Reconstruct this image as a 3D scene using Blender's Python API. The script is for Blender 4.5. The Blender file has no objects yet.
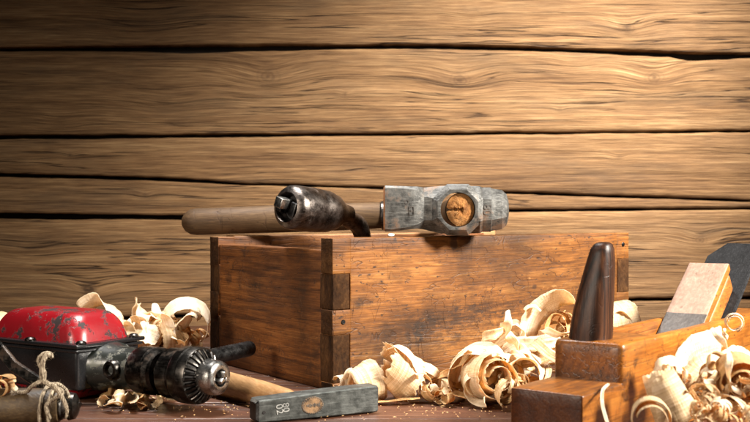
import bpy, bmesh, math, random
from mathutils import Vector, Matrix, Euler, noise
random.seed(7)
C = bpy.context.scene
COL = C.collection
F = 1042.0; H = 0.153; CX = 375.0; CY = 211.0
R = math.radians

def at(px, py, D):
    return Vector(((px-CX)/F*D, D, H-(py-CY)*D/F))
def onz(px, py, z=0.0):
    D = (H-z)*F/(py-CY)
    return Vector(((px-CX)/F*D, D, z))

# ------------------------------------------------------------------ materials
def new_mat(name):
    m = bpy.data.materials.new(name); m.use_nodes = True
    nt = m.node_tree
    for n in list(nt.nodes): nt.nodes.remove(n)
    return m, nt
class G:
    """tiny node-graph helper"""
    def __init__(s, nt): s.nt = nt
    def n(s, t, **kw):
        x = s.nt.nodes.new(t)
        for k, v in kw.items(): setattr(x, k, v)
        return x
    def l(s, a, b): s.nt.links.new(a, b)
    def put(s, sock, v):
        if hasattr(v, 'is_output') or hasattr(v, 'links'): s.l(v, sock)
        else: sock.default_value = v
    def math(s, op, a, b=0.0, c=0.0, clamp=False):
        x = s.n('ShaderNodeMath', operation=op); x.use_clamp = clamp
        s.put(x.inputs[0], a); s.put(x.inputs[1], b)
        if len(x.inputs) > 2: s.put(x.inputs[2], c)
        return x.outputs[0]
    def vmul(s, v, sc):
        x = s.n('ShaderNodeVectorMath', operation='MULTIPLY')
        s.put(x.inputs[0], v); s.put(x.inputs[1], sc); return x.outputs[0]
    def vadd(s, v, w):
        x = s.n('ShaderNodeVectorMath', operation='ADD')
        s.put(x.inputs[0], v); s.put(x.inputs[1], w); return x.outputs[0]
    def noise(s, v, scale=1.0, detail=4.0, rough=0.55, dist=0.0, col=False):
        x = s.n('ShaderNodeTexNoise'); s.put(x.inputs['Vector'], v)
        x.inputs['Scale'].default_value = scale; x.inputs['Detail'].default_value = detail
        x.inputs['Roughness'].default_value = rough; x.inputs['Distortion'].default_value = dist
        return x.outputs[1 if col else 0]
    def ramp(s, f, stops, interp='LINEAR'):
        x = s.n('ShaderNodeValToRGB'); s.put(x.inputs[0], f); cr = x.color_ramp; cr.interpolation = interp
        while len(cr.elements) < len(stops): cr.elements.new(0.5)
        for e, (p, c) in zip(cr.elements, stops):
            e.position = p
            if not isinstance(c, (tuple, list)): c = (c, c, c)
            e.color = (*c[:3], 1)
        return x.outputs[0]
    def mix(s, f, a, b, mode='MIX'):
        x = s.n('ShaderNodeMix', data_type='RGBA', blend_type=mode)
        s.put(x.inputs[0], f)
        for i, v in ((6, a), (7, b)):
            if isinstance(v, tuple): v = (*v[:3], 1)
            s.put(x.inputs[i], v)
        return x.outputs[2]
    def bump(s, h, strength=0.5, dist=0.001, normal=None):
        x = s.n('ShaderNodeBump'); s.put(x.inputs['Height'], h)
        x.inputs['Strength'].default_value = strength; x.inputs['Distance'].default_value = dist
        if normal is not None: s.l(normal, x.inputs['Normal'])
        return x.outputs[0]
    def pbr(s, col, rough=0.5, metal=0.0, normal=None, coat=0.0, spec=0.5, **kw):
        b = s.n('ShaderNodeBsdfPrincipled'); 
        if isinstance(col, tuple): col = (*col[:3], 1)
        s.put(b.inputs['Base Color'], col); s.put(b.inputs['Roughness'], rough); s.put(b.inputs['Metallic'], metal)
        b.inputs['Coat Weight'].default_value = coat; b.inputs['Coat Roughness'].default_value = 0.18
        b.inputs['Specular IOR Level'].default_value = spec
        if normal is not None: s.l(normal, b.inputs['Normal'])
        for k, v in kw.items(): s.put(b.inputs[k], v)
        return b.outputs[0]
    def out(s, sh):
        o = s.n('ShaderNodeOutputMaterial'); s.l(sh, o.inputs[0])

def wood_mat(name, dark, mid, light, fu=5, fv=70, ring=0.0, rough=0.6, bump=0.5, bd=0.001, stain=0.5, stain_col=(0.02,0.01,0.005),
             coat=0.0, contrast=1.0, crack=0.0, speck=0.0, stain_scale=9, spec=0.4, fine=0.35, wear=None, wear_lo=0.6, wob=.028, scr=0.0):
    m, nt = new_mat(name); g = G(nt)
    a = g.n('ShaderNodeAttribute', attribute_name='grain'); V = a.outputs['Vector']
    wn = g.noise(g.vmul(V, (3, 14, 14)), 1, 2, 0.5, col=True)
    wv = g.vmul(g.vadd(wn, (-0.5, -0.5, -0.5)), (0.0, wob, wob))
    V2 = g.vadd(V, wv)
    n1 = g.noise(g.vmul(V2, (fu, fv, fv)), 1, 5, 0.6)
    n2 = g.noise(g.vmul(V2, (fu*5, fv*6, fv*6)), 1, 3, 0.6)
    n3 = g.noise(g.vmul(V, (fu*.5, fv*.22, fv*.22)), 1, 2, 0.5)
    f = g.math('ADD', g.math('MULTIPLY', n1, 0.55), g.math('ADD', g.math('MULTIPLY', n2, fine), g.math('MULTIPLY', n3, 0.45)))
    f = g.math('MULTIPLY', f, 1/(0.55+fine+0.45))
    if ring:
        sep = g.n('ShaderNodeSeparateXYZ'); g.l(V2, sep.inputs[0])
        rr = g.math('SINE', g.math('MULTIPLY', g.math('ADD', sep.outputs[1], g.math('MULTIPLY', sep.outputs[2], .35)), fv*11.0))
        rr = g.math('POWER', g.math('ADD', g.math('MULTIPLY', rr, 0.5), 0.5), 3.0)
        f = g.math('SUBTRACT', f, g.math('MULTIPLY', rr, ring))
    w = 0.20/contrast
    col = g.ramp(f, [(0.5-w, dark), (0.5, mid), (0.5+w, light)])
    col = g.mix(g.math('MULTIPLY', g.math('ADD', g.math('MULTIPLY', n2, 3.2), -1.35, clamp=True), 0.22), g.mix(1.0, col, (.45, .4, .38), 'MULTIPLY'), col)
    st = g.noise(g.vmul(V, (stain_scale, stain_scale*1.8, stain_scale*1.8)), 1, 6, 0.65)
    st2 = g.ramp(st, [(0.36, 1.0), (0.60, 0.0)])
    col = g.mix(g.math('MULTIPLY', st2, stain), col, g.mix(0.75, col, stain_col))
    da = g.n('ShaderNodeAttribute', attribute_name='dark')
    gr_ = g.ramp(g.noise(g.vmul(V, (110, 200, 200)), 1, 6, .75), [(.40, .25), (.55, 1.0)])
    col = g.mix(g.math('MULTIPLY', g.math('MULTIPLY', da.outputs['Fac'], gr_), 1.0, clamp=True), col, (0.020, 0.010, 0.005))
    if name == 'weathered_plank_wood':
        kr = g.math('ADD', g.n('ShaderNodeAttribute', attribute_name='knot').outputs['Fac'], g.math('MULTIPLY', g.math('SUBTRACT', g.noise(g.vmul(V, (60, 90, 90)), 1, 3, .6), .5), .5))
        fall = g.ramp(kr, [(0.0, 1.0), (0.22, .75), (1.0, 0.0)])
        rg_ = g.math('POWER', g.math('ADD', g.math('MULTIPLY', g.math('SINE', g.math('MULTIPLY', kr, 21.0)), .5), .5), 2.0)
        col = g.mix(g.math('MULTIPLY', g.math('MULTIPLY', rg_, fall), .62), col, (.05, .024, .010))
        gs = g.noise(g.vmul(g.vadd(V, (4, 4, 4)), (6, 26, 26)), 1, 6, .7)
        col = g.mix(g.math('MULTIPLY', g.ramp(gs, [(.50, 0.0), (.68, 1.0)]), .6), col, g.mix(.7, col, (.06, .040, .024)))
        fb_ = g.noise(g.vmul(V, (25, 900, 900)), 1, 3, .6)
        col = g.mix(g.math('MULTIPLY', g.ramp(fb_, [(.50, 0.0), (.62, 1.0)]), .45), col, (.07, .038, .018))
    if speck:
        sp = g.noise(g.vmul(V, (160, 330, 330)), 1, 2, 0.5)
        sp = g.ramp(sp, [(0.66, 0.0), (0.71, 1.0)])
        col = g.mix(g.math('MULTIPLY', sp, speck), col, (0.03, 0.014, 0.007))
        s2 = g.noise(g.vmul(g.vadd(V, (3, 3, 3)), (28, 28, 28)), 1, 3, 0.6)
        s2 = g.ramp(s2, [(0.655, 0.0), (0.69, 1.0)])
        col = g.mix(g.math('MULTIPLY', s2, speck*.8), col, (0.02, 0.010, 0.006))
    if wear:
        wr = g.noise(g.vmul(g.vadd(V, (9, 1, 4)), (20, 40, 40)), 1, 7, 0.7)
        wr = g.ramp(wr, [(wear_lo-0.07, 0.0), (wear_lo+0.05, 1.0)])
        col = g.mix(g.math('MULTIPLY', wr, 0.7), col, wear)
    h = g.math('ADD', g.math('MULTIPLY', n1, 1.0), g.math('MULTIPLY', n2, 0.5))
    if crack:
        ck = g.noise(g.vmul(V2, (2.2, 75, 75)), 1, 3, 0.5)
        ck = g.math('ABSOLUTE', g.math('SUBTRACT', ck, 0.5))
        gate = g.ramp(g.noise(g.vmul(V, (3, 9, 9)), 1, 2, 0.5), [(0.45, 0.0), (0.60, 1.0)])
        ck = g.math('MULTIPLY', g.ramp(ck, [(0.0, 1.0), (0.014, 0.0)]), gate)
        col = g.mix(g.math('MULTIPLY', ck, crack), col, (0.03, 0.016, 0.009))
        h = g.math('SUBTRACT', h, g.math('MULTIPLY', ck, 1.2))
    if scr:
        for q, (sx, sy) in enumerate(((55, 18), (22, 70), (90, 60))):
            s1 = g.math('ABSOLUTE', g.math('SUBTRACT', g.noise(g.vmul(g.vadd(V, (q*3.1, q, q)), (sx, sy, sy)), 1, 2, 0.5), 0.5))
            gt = g.ramp(g.noise(g.vmul(g.vadd(V, (q, q*5.0, 2)), (35, 35, 35)), 1, 3, 0.6), [(0.50, 0.0), (0.62, 1.0)])
            s1 = g.math('MULTIPLY', g.ramp(s1, [(0.0, 1.0), (0.012, 0.0)]), gt)
            col = g.mix(g.math('MULTIPLY', s1, scr), col, (0.02, 0.008, 0.004)); h = g.math('SUBTRACT', h, g.math('MULTIPLY', s1, .6))
        gm = g.noise(g.vmul(V, (60, 150, 150)), 1, 8, 0.8)
        col = g.mix(g.math('MULTIPLY', g.ramp(gm, [(0.52, 0.0), (0.66, 1.0)]), scr*.75), col, g.mix(.8, col, (0.015, 0.006, 0.003)))
    nb = g.bump(h, bump, bd)
    rg = g.math('ADD', rough-0.12, g.math('MULTIPLY', st, 0.24))
    g.out(g.pbr(col, rg, 0, nb, coat, spec)); return m

def metal_mat(name, col, col2, rough=0.4, rust=0.0, rust_col=(0.14,0.05,0.02), bump=0.25, scale=1.0, metal=1.0, pit=0.5):
    m, nt = new_mat(name); g = G(nt)
    V = g.n('ShaderNodeTexCoord').outputs['Object']
    n = g.noise(V, 120*scale, 7, 0.7); n2 = g.noise(V, 900*scale, 4, 0.7); n3 = g.noise(V, 35*scale, 5, 0.6)
    c = g.ramp(n, [(0.36, col2), (0.62, col)])
    sc = g.noise(g.vmul(V, (60*scale, 900*scale, 700*scale)), 1, 3, 0.6)
    c = g.mix(g.math('MULTIPLY', g.ramp(sc, [(0.5, 0.0), (0.7, 1.0)]), .5), c, tuple(min(1, x*1.7+.02) for x in col))
    pt = g.ramp(n2, [(0.30, 1.0), (0.42, 0.0)])
    c = g.mix(g.math('MULTIPLY', pt, pit), c, tuple(x*.15 for x in col2))
    mt = metal
    if rust:
        r = g.ramp(g.math('ADD', g.math('MULTIPLY', n3, .6), g.math('MULTIPLY', n, .4)), [(0.60-rust*.25, 0.0), (0.66-rust*.15, 1.0)])
        c = g.mix(g.math('MULTIPLY', r, .85), c, rust_col)
        mt = g.math('MULTIPLY', g.math('SUBTRACT', 1.0, g.math('MULTIPLY', r, .8)), metal)
    b = g.bump(g.math('ADD', g.math('MULTIPLY', n, 1.0), g.math('MULTIPLY', n2, 0.35)), bump, 0.0008)
    rg = g.math('ADD', rough-.12, g.math('MULTIPLY', n, .28))
    g.out(g.pbr(c, rg, mt, b)); return m

def enamel_mat(name, col, under, lo=0.60, rough=0.22, scale=1.0):
    m, nt = new_mat(name); g = G(nt)
    V = g.n('ShaderNodeTexCoord').outputs['Object']
    n = g.noise(V, 55*scale, 9, 0.72); n2 = g.noise(V, 420*scale, 4, 0.6)
    chip = g.ramp(g.math('ADD', g.math('MULTIPLY', n, .85), g.math('MULTIPLY', n2, .15)), [(lo-.012, 0.0), (lo+.012, 1.0)])
    c = g.mix(g.ramp(g.noise(V, 20, 3), [(.35, 0.0), (.65, 1.0)]), tuple(x*.7 for x in col), col)
    c = g.mix(chip, c, under)
    b = g.bump(g.math('SUBTRACT', g.math('MULTIPLY', n2, .12), chip), .5, .0006)
    rg = g.math('ADD', rough, g.math('ADD', g.math('MULTIPLY', chip, .35), g.math('MULTIPLY', n2, .12)))
    g.out(g.pbr(c, rg, g.math('MULTIPLY', chip, .3), b, coat=0.25)); return m

def shaving_mat(name, c0, c1, trans=0.35):
    m, nt = new_mat(name); g = G(nt)
    V = g.n('ShaderNodeAttribute', attribute_name='grain').outputs['Vector']
    n = g.noise(g.vmul(V, (22, 900, 1)), 1, 4, .65); n2 = g.noise(g.vmul(V, (45, 60, 45)), 1, 4, .6)
    n3 = g.noise(g.vmul(V, (900, 120, 1)), 1, 3, .6)
    c = g.ramp(g.math('ADD', g.math('MULTIPLY', n, .5), g.math('ADD', g.math('MULTIPLY', n2, .3), g.math('MULTIPLY', n3, .2))), [(.36, tuple(x*.78 for x in c0)), (.46, c0), (.60, c1)])
    b = g.bump(g.math('ADD', n, g.math('MULTIPLY', n3, 1.1)), .6, .0006)
    d = g.pbr(c, .55, 0, b, spec=.35)
    t = g.n('ShaderNodeBsdfTranslucent'); g.put(t.inputs[0], g.mix(1.0, c, (1.0, .74, .42), 'MULTIPLY')); g.l(b, t.inputs['Normal'])
    mx = g.n('ShaderNodeMixShader'); mx.inputs[0].default_value = trans
    g.l(d, mx.inputs[1]); g.l(t.outputs[0], mx.inputs[2]); g.out(mx.outputs[0]); return m

M = {}
M['wall'] = wood_mat('weathered_plank_wood', (.08,.039,.015), (.325,.196,.088), (.52,.35,.175), fu=4.5, fv=150, ring=.0, rough=.78, bump=.9, bd=.0022, stain=.35, stain_col=(.10,.055,.025), contrast=1.3, crack=.95, stain_scale=4, spec=.2, wob=.005, fine=.7)
M['gap'] = wood_mat('gap_shade_backing', (.006,.004,.003), (.012,.007,.004), (.03,.016,.008), rough=.9)  # near-black panel added behind the planks, gap shade put into its colour
M['table'] = wood_mat('stained_table_wood', (.04,.015,.008), (.155,.064,.034), (.30,.155,.090), fu=6, fv=90, rough=.42, bump=.7, bd=.001, stain=.4, contrast=1.2, crack=.6, speck=.3)
M['box'] = wood_mat('orange_box_wood', (.055,.018,.004), (.37,.145,.026), (.62,.31,.085), fu=7, fv=120, scr=.75, rough=.55, bump=.5, bd=.0008, stain=1.0, stain_col=(.020,.008,.003), contrast=1.15, crack=.55, speck=.9, stain_scale=8, coat=0, spec=.22, wob=.012, fine=.5, wear=(.58,.29,.10), wear_lo=.74)
M['box_end'] = wood_mat('brown_box_wood', (.035,.011,.003), (.31,.115,.024), (.52,.23,.062), fu=7, fv=170, scr=.6, wob=.008, ring=.07, rough=.62, bump=.5, bd=.0009, stain=.9, stain_col=(.012,.005,.003), contrast=1.0, crack=.5, speck=.7, stain_scale=9, spec=.25)
M['endgrain'] = wood_mat('dark_end_grain', (.008,.004,.002), (.075,.034,.011), (.20,.10,.036), fu=200, fv=45, rough=.85, bump=1.0, bd=.0015, stain=.6, contrast=1.2, spec=.1)
M['rim'] = wood_mat('pale_rim_wood', (.20,.085,.03), (.50,.26,.10), (.72,.45,.21), fu=6, fv=80, rough=.6, bump=.6, bd=.001, stain=.5, contrast=1.1, speck=.6)
M['plane'] = wood_mat('varnished_plane_wood', (.16,.040,.005), (.60,.215,.026), (.76,.35,.065), fu=6, fv=100, scr=.5, wob=.012, ring=.05, rough=.38, bump=.25, bd=.0006, stain=.75, stain_col=(.035,.012,.004), contrast=.9, crack=.3, speck=.7, coat=.10, spec=.35, stain_scale=10)
M['plane_end'] = wood_mat('shaded_plane_end', (.035,.009,.002), (.15,.042,.008), (.30,.10,.02), fu=50, fv=110, rough=.36, bump=.4, bd=.0008, stain=.5, spec=.25)  # darker copy of the plane wood, shade of the turned-away end in colour
M['horn'] = wood_mat('dark_horn_wood', (.012,.005,.002), (.085,.030,.011), (.26,.11,.042), fu=9, fv=190, ring=.16, rough=.45, bump=.35, bd=.0005, scr=.3, stain=.3, contrast=1.1, spec=.28)
M['handle_old'] = wood_mat('worn_handle_wood', (.03,.016,.007), (.13,.078,.034), (.25,.16,.08), fu=9, fv=110, rough=.62, bump=.4, bd=.0007, stain=.65, stain_col=(.04,.02,.008), contrast=1.0, speck=.5, stain_scale=20, scr=.4, spec=.25, wear=(.5,.42,.3), wear_lo=.70)
M['handle_pale'] = wood_mat('pale_handle_wood', (.28,.15,.055), (.52,.31,.13), (.68,.46,.23), fu=7, fv=120, rough=.42, bump=.2, bd=.0005, stain=.3, stain_col=(.2,.1,.04), coat=.15)
M['grip'] = wood_mat('mossy_grip_wood', (.035,.022,.008), (.13,.085,.032), (.28,.19,.08), fu=9, fv=100, rough=.55, bump=.5, bd=.001, stain=.8, contrast=1.1, speck=.5, stain_scale=25)
M['eye_wood'] = wood_mat('rough_eye_end_grain', (.35,.11,.02), (.80,.40,.12), (.90,.62,.30), fu=160, fv=260, rough=.7, bump=1.0, bd=.002, stain=.7, stain_scale=60, stain_col=(.06,.02,.008), contrast=1.1, spec=.2)
M['wedge_face'] = wood_mat('pale_painted_wedge', (.40,.25,.18), (.56,.39,.30), (.66,.49,.39), fu=30, fv=60, rough=.6, bump=.35, bd=.0006, stain=.30, stain_col=(.30,.18,.13), stain_scale=45, speck=.35)
M['wedge_side'] = wood_mat('orange_wedge_wood', (.20,.06,.007), (.48,.17,.018), (.62,.28,.045), fu=20, fv=120, rough=.5, bump=.5, bd=.0008, stain=.5, speck=.7, stain_scale=35)
M['wedge_grey'] = wood_mat('grey_scuffed_wedge', (.07,.068,.066), (.17,.165,.16), (.32,.31,.30), fu=30, fv=80, rough=.5, bump=.6, bd=.0008, stain=.6, stain_scale=45, speck=.3)
M['steel'] = metal_mat('grey_hammer_steel', (.125,.123,.116), (.035,.034,.032), .55, rust=.30, rust_col=(.14,.075,.04), bump=.6, metal=.65)
M['steel_rust'] = metal_mat('rusty_edge_steel', (.26,.17,.10), (.12,.05,.022), .6, rust=.8, rust_col=(.25,.10,.035), bump=.6)
M['steel_dark'] = metal_mat('dark_chuck_steel', (.14,.12,.108), (.03,.024,.021), .34, rust=.25, rust_col=(.05,.022,.012), bump=.4)
M['steel_black'] = metal_mat('blackened_steel', (.055,.055,.055), (.012,.012,.012), .36, bump=.2, pit=.2)
M['steel_collar'] = metal_mat('worn_collar_steel', (.055,.050,.045), (.014,.013,.012), .3, rust=.3, rust_col=(.05,.028,.016), bump=.25, pit=.3)
M['steel_bright'] = metal_mat('bright_chuck_steel', (.42,.41,.39), (.20,.19,.18), .26, bump=.15, pit=.4)
M['steel_green'] = metal_mat('greenish_block_steel', (.105,.110,.103), (.042,.045,.042), .48, rust=.0, bump=.35, scale=1.0, pit=.25, metal=.8)
M['blade'] = metal_mat('black_blade_steel', (.016,.016,.018), (.007,.007,.008), .6, rust=.0, bump=.5, metal=.5, pit=.5)
M['red'] = enamel_mat('chipped_red_enamel', (.21,.003,.007), (.018,.010,.010), lo=.553, rough=.27)
M['black'] = enamel_mat('black_enamel', (.010,.010,.011), (.09,.085,.078), lo=.665, rough=.2)
M['green'] = enamel_mat('worn_green_casting', (.009,.011,.009), (.10,.10,.082), lo=.55, rough=.3, scale=2.2)
M['stamp'] = metal_mat('rusty_stamp_recess', (.13,.080,.040), (.025,.014,.009), .65, rust=.6, rust_col=(.28,.16,.075), bump=.8, metal=.4, scale=2.2)
M['mark'] = metal_mat('scratched_bright_mark', (.36,.36,.34), (.22,.22,.21), .5, bump=.1, metal=.3, pit=.1)
M['mark_dark'] = metal_mat('stamped_dark_mark', (.10,.09,.08), (.05,.045,.04), .6, bump=.1, metal=.3, pit=.1)
M['shave_a'] = shaving_mat('pale_shaving', (.68,.50,.27), (.90,.76,.53), .38)
M['shave_b'] = shaving_mat('honey_shaving', (.58,.35,.14), (.80,.58,.30), .42)
M['shave_c'] = shaving_mat('white_shaving', (.80,.67,.46), (.94,.87,.71), .36)
def twine_mat():
    m, nt = new_mat('hemp_twine'); g = G(nt)
    V = g.n('ShaderNodeAttribute', attribute_name='grain').outputs['Vector']
    w = g.n('ShaderNodeTexWave', wave_type='BANDS'); g.l(g.vadd(g.vmul(V, (260, 50, 50)), (0, 0, 0)), w.inputs[0]); w.inputs['Scale'].default_value = 1; w.inputs['Distortion'].default_value = 2
    n = g.noise(g.vmul(V, (900, 400, 400)), 1, 4, .6)
    c = g.ramp(n, [(.35, (.15, .11, .075)), (.65, (.46, .38, .27))])
    g.out(g.pbr(c, .85, 0, g.bump(g.math('ADD', w.outputs[1], n), .8, .0008), spec=.2)); return m
M['twine'] = twine_mat()
def plain(name, c, rough=.6, metal=0):
    m, nt = new_mat(name); g = G(nt)
    n = g.noise(g.n('ShaderNodeTexCoord').outputs['Object'], 300, 4, .6)
    g.out(g.pbr(g.mix(n, tuple(x*.7 for x in c), tuple(min(1, x*1.2) for x in c)), rough, metal)); return m
M['pit'] = plain('recess_shade', (.010, .008, .007), .8)  # near-black colour stands for the shade in holes and between teeth
M['pin_glint'] = plain('pale_pin_glint', (.55, .66, .68), .35)  # pale colour stands for the glint of the metal fastener
M['red_tip'] = plain('red_bark_tip', (.45, .03, .02), .6)

# ------------------------------------------------------------------ object helpers
def thing(name, label, cat, loc=(0,0,0), rotz=0, group=None):
    o = bpy.data.objects.new(name, None); COL.objects.link(o); o.empty_display_size = .02
    o.location = loc; o.rotation_euler = (0, 0, rotz); o['label'] = label; o['category'] = cat
    if group: o['group'] = group
    return o
def pmat(o): return Matrix.Translation(o.location) @ o.rotation_euler.to_matrix().to_4x4()
def obj(name, bm, mat, parent=None, gax=0, world=False, smooth=35, origin=None, gseed=None, label=None, grain=True, solid=0):
    """link a bmesh as one object; grain = solid wood coordinate with the board's length along X"""
    me = bpy.data.meshes.new(name)
    if world and parent is not None: bmesh.ops.transform(bm, matrix=pmat(parent).inverted(), verts=bm.verts)
    if origin is not None: bmesh.ops.translate(bm, vec=-Vector(origin), verts=bm.verts)
    bm.to_mesh(me); bm.free()
    if grain and 'grain' not in me.attributes:
        at_ = me.attributes.new('grain', 'FLOAT_VECTOR', 'POINT')
        rs = random.Random(gseed if gseed is not None else random.random())
        off = Vector((rs.random()*9, rs.random()*9, rs.random()*9))
        for i, v in enumerate(me.vertices):
            p = v.co
            q = (p.x, p.y, p.z) if gax == 0 else ((p.y, p.x, p.z) if gax == 1 else (p.z, p.x, p.y))
            at_.data[i].vector = Vector(q)+off
    mats = mat if isinstance(mat, list) else [mat]
    for m in mats: me.materials.append(m)
    for p in me.polygons: p.use_smooth = True
    try: me.set_sharp_from_angle(angle=R(smooth))
    except Exception: pass
    o = bpy.data.objects.new(name, me); COL.objects.link(o)
    if parent is not None: o.parent = parent
    if origin is not None: o.location = origin
    if label: o['label'] = label
    if solid:
        s = o.modifiers.new('thick', 'SOLIDIFY'); s.thickness = solid; s.offset = 0
    return o

def axis_list(L, r, n):
    xs = [0, r*.29, r] + [r+(L-2*r)*i/n for i in range(1, n)] + [L-r, L-r*.29, L]
    return xs
def rbox(lo, hi, r=.001, n=(6,4,4), jit=0.0, seed=0, bm=None, mats=None):
    """rounded, slightly worn box from lo to hi"""
    lo = Vector(lo); hi = Vector(hi); S = hi-lo
    ax = [axis_list(S[i], min(r, S[i]*.45), n[i]) for i in range(3)]
    out = bm or bmesh.new(); cache = {}
    def V(ix, iy, iz):
        k = (ix, iy, iz)
        if k in cache: return cache[k]
        p = Vector((ax[0][ix], ax[1][iy], ax[2][iz]))
        q = Vector([min(max(p[i], min(r, S[i]*.45)), S[i]-min(r, S[i]*.45)) for i in range(3)])
        d = p-q
        if d.length > 1e-9:
            cnt = sum(1 for i in range(3) if abs(d[i]) > 1e-9)
            if cnt > 1: d = d.normalized()*r
        p = q+d
        if jit:
            w = p+lo
            nz = noise.noise_vector(w*28+Vector((seed*3.1, 5, 2)))*jit + noise.noise_vector(w*110+Vector((seed*1.7, 1, 8)))*jit*.45
            p = p+nz
        cache[k] = out.verts.new(p+lo); return cache[k]
    nx, ny, nz = [len(a)-1 for a in ax]
    def face(vs):
        try: return out.faces.new(vs)
        except ValueError: return None
    fs = []
    for i in range(nx):
        for j in range(ny):
            fs.append((face((V(i,j,0), V(i,j+1,0), V(i+1,j+1,0), V(i+1,j,0))), 'z0'))
            fs.append((face((V(i,j,nz), V(i+1,j,nz), V(i+1,j+1,nz), V(i,j+1,nz))), 'z1'))
    for i in range(nx):
        for k in range(nz):
            fs.append((face((V(i,0,k), V(i+1,0,k), V(i+1,0,k+1), V(i,0,k+1))), 'y0'))
            fs.append((face((V(i,ny,k), V(i,ny,k+1), V(i+1,ny,k+1), V(i+1,ny,k))), 'y1'))
    for j in range(ny):
        for k in range(nz):
            fs.append((face((V(0,j,k), V(0,j,k+1), V(0,j+1,k+1), V(0,j+1,k))), 'x0'))
            fs.append((face((V(nx,j,k), V(nx,j+1,k), V(nx,j+1,k+1), V(nx,j,k+1))), 'x1'))
    if mats:
        for f, s in fs:
            if f and s in mats: f.material_index = mats[s]
    return out

def basis(d, up=Vector((0,0,1))):
    d = Vector(d).normalized()
    if abs(d.dot(up)) > .98: up = Vector((0,1,0))
    s = d.cross(up).normalized(); u = s.cross(d).normalized()
    return d, s, u
def lathe(profile, p0=(0,0,0), d=(1,0,0), seg=48, bm=None, sx=1, sz=1, capmat=None, rad=None, caps=True):
    """profile [(along, radius)]; rad(k, i) scales the radius for ridges"""
    out = bm or bmesh.new(); d, s, u = basis(d); p0 = Vector(p0); rings = []
    for k, (a, r) in enumerate(profile):
        ring = []
        for i in range(seg):
            t = 2*math.pi*i/seg; rr = r*(rad(k, i, a) if rad else 1)
            ring.append(out.verts.new(p0+d*a+s*(math.cos(t)*rr*sx)+u*(math.sin(t)*rr*sz)))
        rings.append(ring)
    for k in range(len(rings)-1):
        for i in range(seg):
            j = (i+1) % seg
            out.faces.new((rings[k][i], rings[k][j], rings[k+1][j], rings[k+1][i]))
    if caps:
        for r_, flip in ((rings[0], True), (rings[-1], False)):
            f = out.faces.new(list(reversed(r_)) if flip else r_)
            if capmat is not None: f.material_index = capmat
    bmesh.ops.recalc_face_normals(out, faces=out.faces)
    return out
def tube(pts, rads, seg=16, bm=None, flat=1.0, grain=None, sub=6):
    """smooth tube through pts (Catmull-Rom)"""
    P = [Vector(p) for p in pts]; n = len(P); Q = []; RR = []
    if not isinstance(rads, (list, tuple)): rads = [rads]*n
    for i in range(n-1):
        a, b, c, d_ = P[max(i-1,0)], P[i], P[i+1], P[min(i+2,n-1)]
        for k in range(sub):
            t = k/sub
            Q.append(.5*((2*b)+(-a+c)*t+(2*a-5*b+4*c-d_)*t*t+(-a+3*b-3*c+d_)*t**3)); RR.append(rads[i]*(1-t)+rads[i+1]*t)
    Q.append(P[-1]); RR.append(rads[-1])
    out = bm or bmesh.new(); prev = None; up = None
    rings = []
    for i, q in enumerate(Q):
        d = (Q[min(i+1, len(Q)-1)]-Q[max(i-1, 0)]).normalized()
        if up is None: _, s, up = basis(d)
        s = d.cross(up).normalized(); up = s.cross(d).normalized()
        rings.append([out.verts.new(q+s*(math.cos(2*math.pi*k/seg)*RR[i])+up*(math.sin(2*math.pi*k/seg)*RR[i]*flat)) for k in range(seg)])
    for k in range(len(rings)-1):
        for i in range(seg):
            j = (i+1) % seg; out.faces.new((rings[k][i], rings[k][j], rings[k+1][j], rings[k+1][i]))
    out.faces.new(list(reversed(rings[0]))); out.faces.new(rings[-1])
    bmesh.ops.recalc_face_normals(out, faces=out.faces)
    return out
def loft(sections, bm=None):
    out = bm or bmesh.new(); rings = [[out.verts.new(p) for p in s] for s in sections]; n = len(rings[0])
    for k in range(len(rings)-1):
        for i in range(n):
            j = (i+1) % n; out.faces.new((rings[k][i], rings[k][j], rings[k+1][j], rings[k+1][i]))
    out.faces.new(list(reversed(rings[0]))); out.faces.new(rings[-1])
    bmesh.ops.recalc_face_normals(out, faces=out.faces)
    return out
def boolean(bm, cutters, bevel=0.0):
    """cutters: list of (op, bm); returns evaluated bmesh"""
    me = bpy.data.meshes.new('tmp'); bm.to_mesh(me); bm.free(); o = bpy.data.objects.new('tmp', me); COL.objects.link(o); tmp = [o]
    for op, b in cutters:
        m2 = bpy.data.meshes.new('tmpc'); b.to_mesh(m2); b.free(); c = bpy.data.objects.new('tmpc', m2); COL.objects.link(c); tmp.append(c)
        md = o.modifiers.new('b', 'BOOLEAN'); md.operation = op; md.object = c; md.solver = 'EXACT'
    if bevel:
        bv = o.modifiers.new('bev', 'BEVEL'); bv.width = bevel; bv.segments = 2; bv.limit_method = 'ANGLE'; bv.angle_limit = R(25)
    dg = bpy.context.evaluated_depsgraph_get(); ev = o.evaluated_get(dg)
    res = bmesh.new(); res.from_mesh(ev.to_mesh()); ev.to_mesh_clear()
    for t in tmp: bpy.data.objects.remove(t, do_unlink=True)
    return res
def text_bm(s, size, depth=.0002):
    cu = bpy.data.curves.new('t', 'FONT'); cu.body = s; cu.size = size; cu.extrude = depth; cu.align_x = 'CENTER'; cu.align_y = 'CENTER'
    o = bpy.data.objects.new('t', cu); COL.objects.link(o)
    dg = bpy.context.evaluated_depsgraph_get(); ev = o.evaluated_get(dg)
    b = bmesh.new(); b.from_mesh(ev.to_mesh()); ev.to_mesh_clear(); bpy.data.objects.remove(o, do_unlink=True); return b

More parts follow.
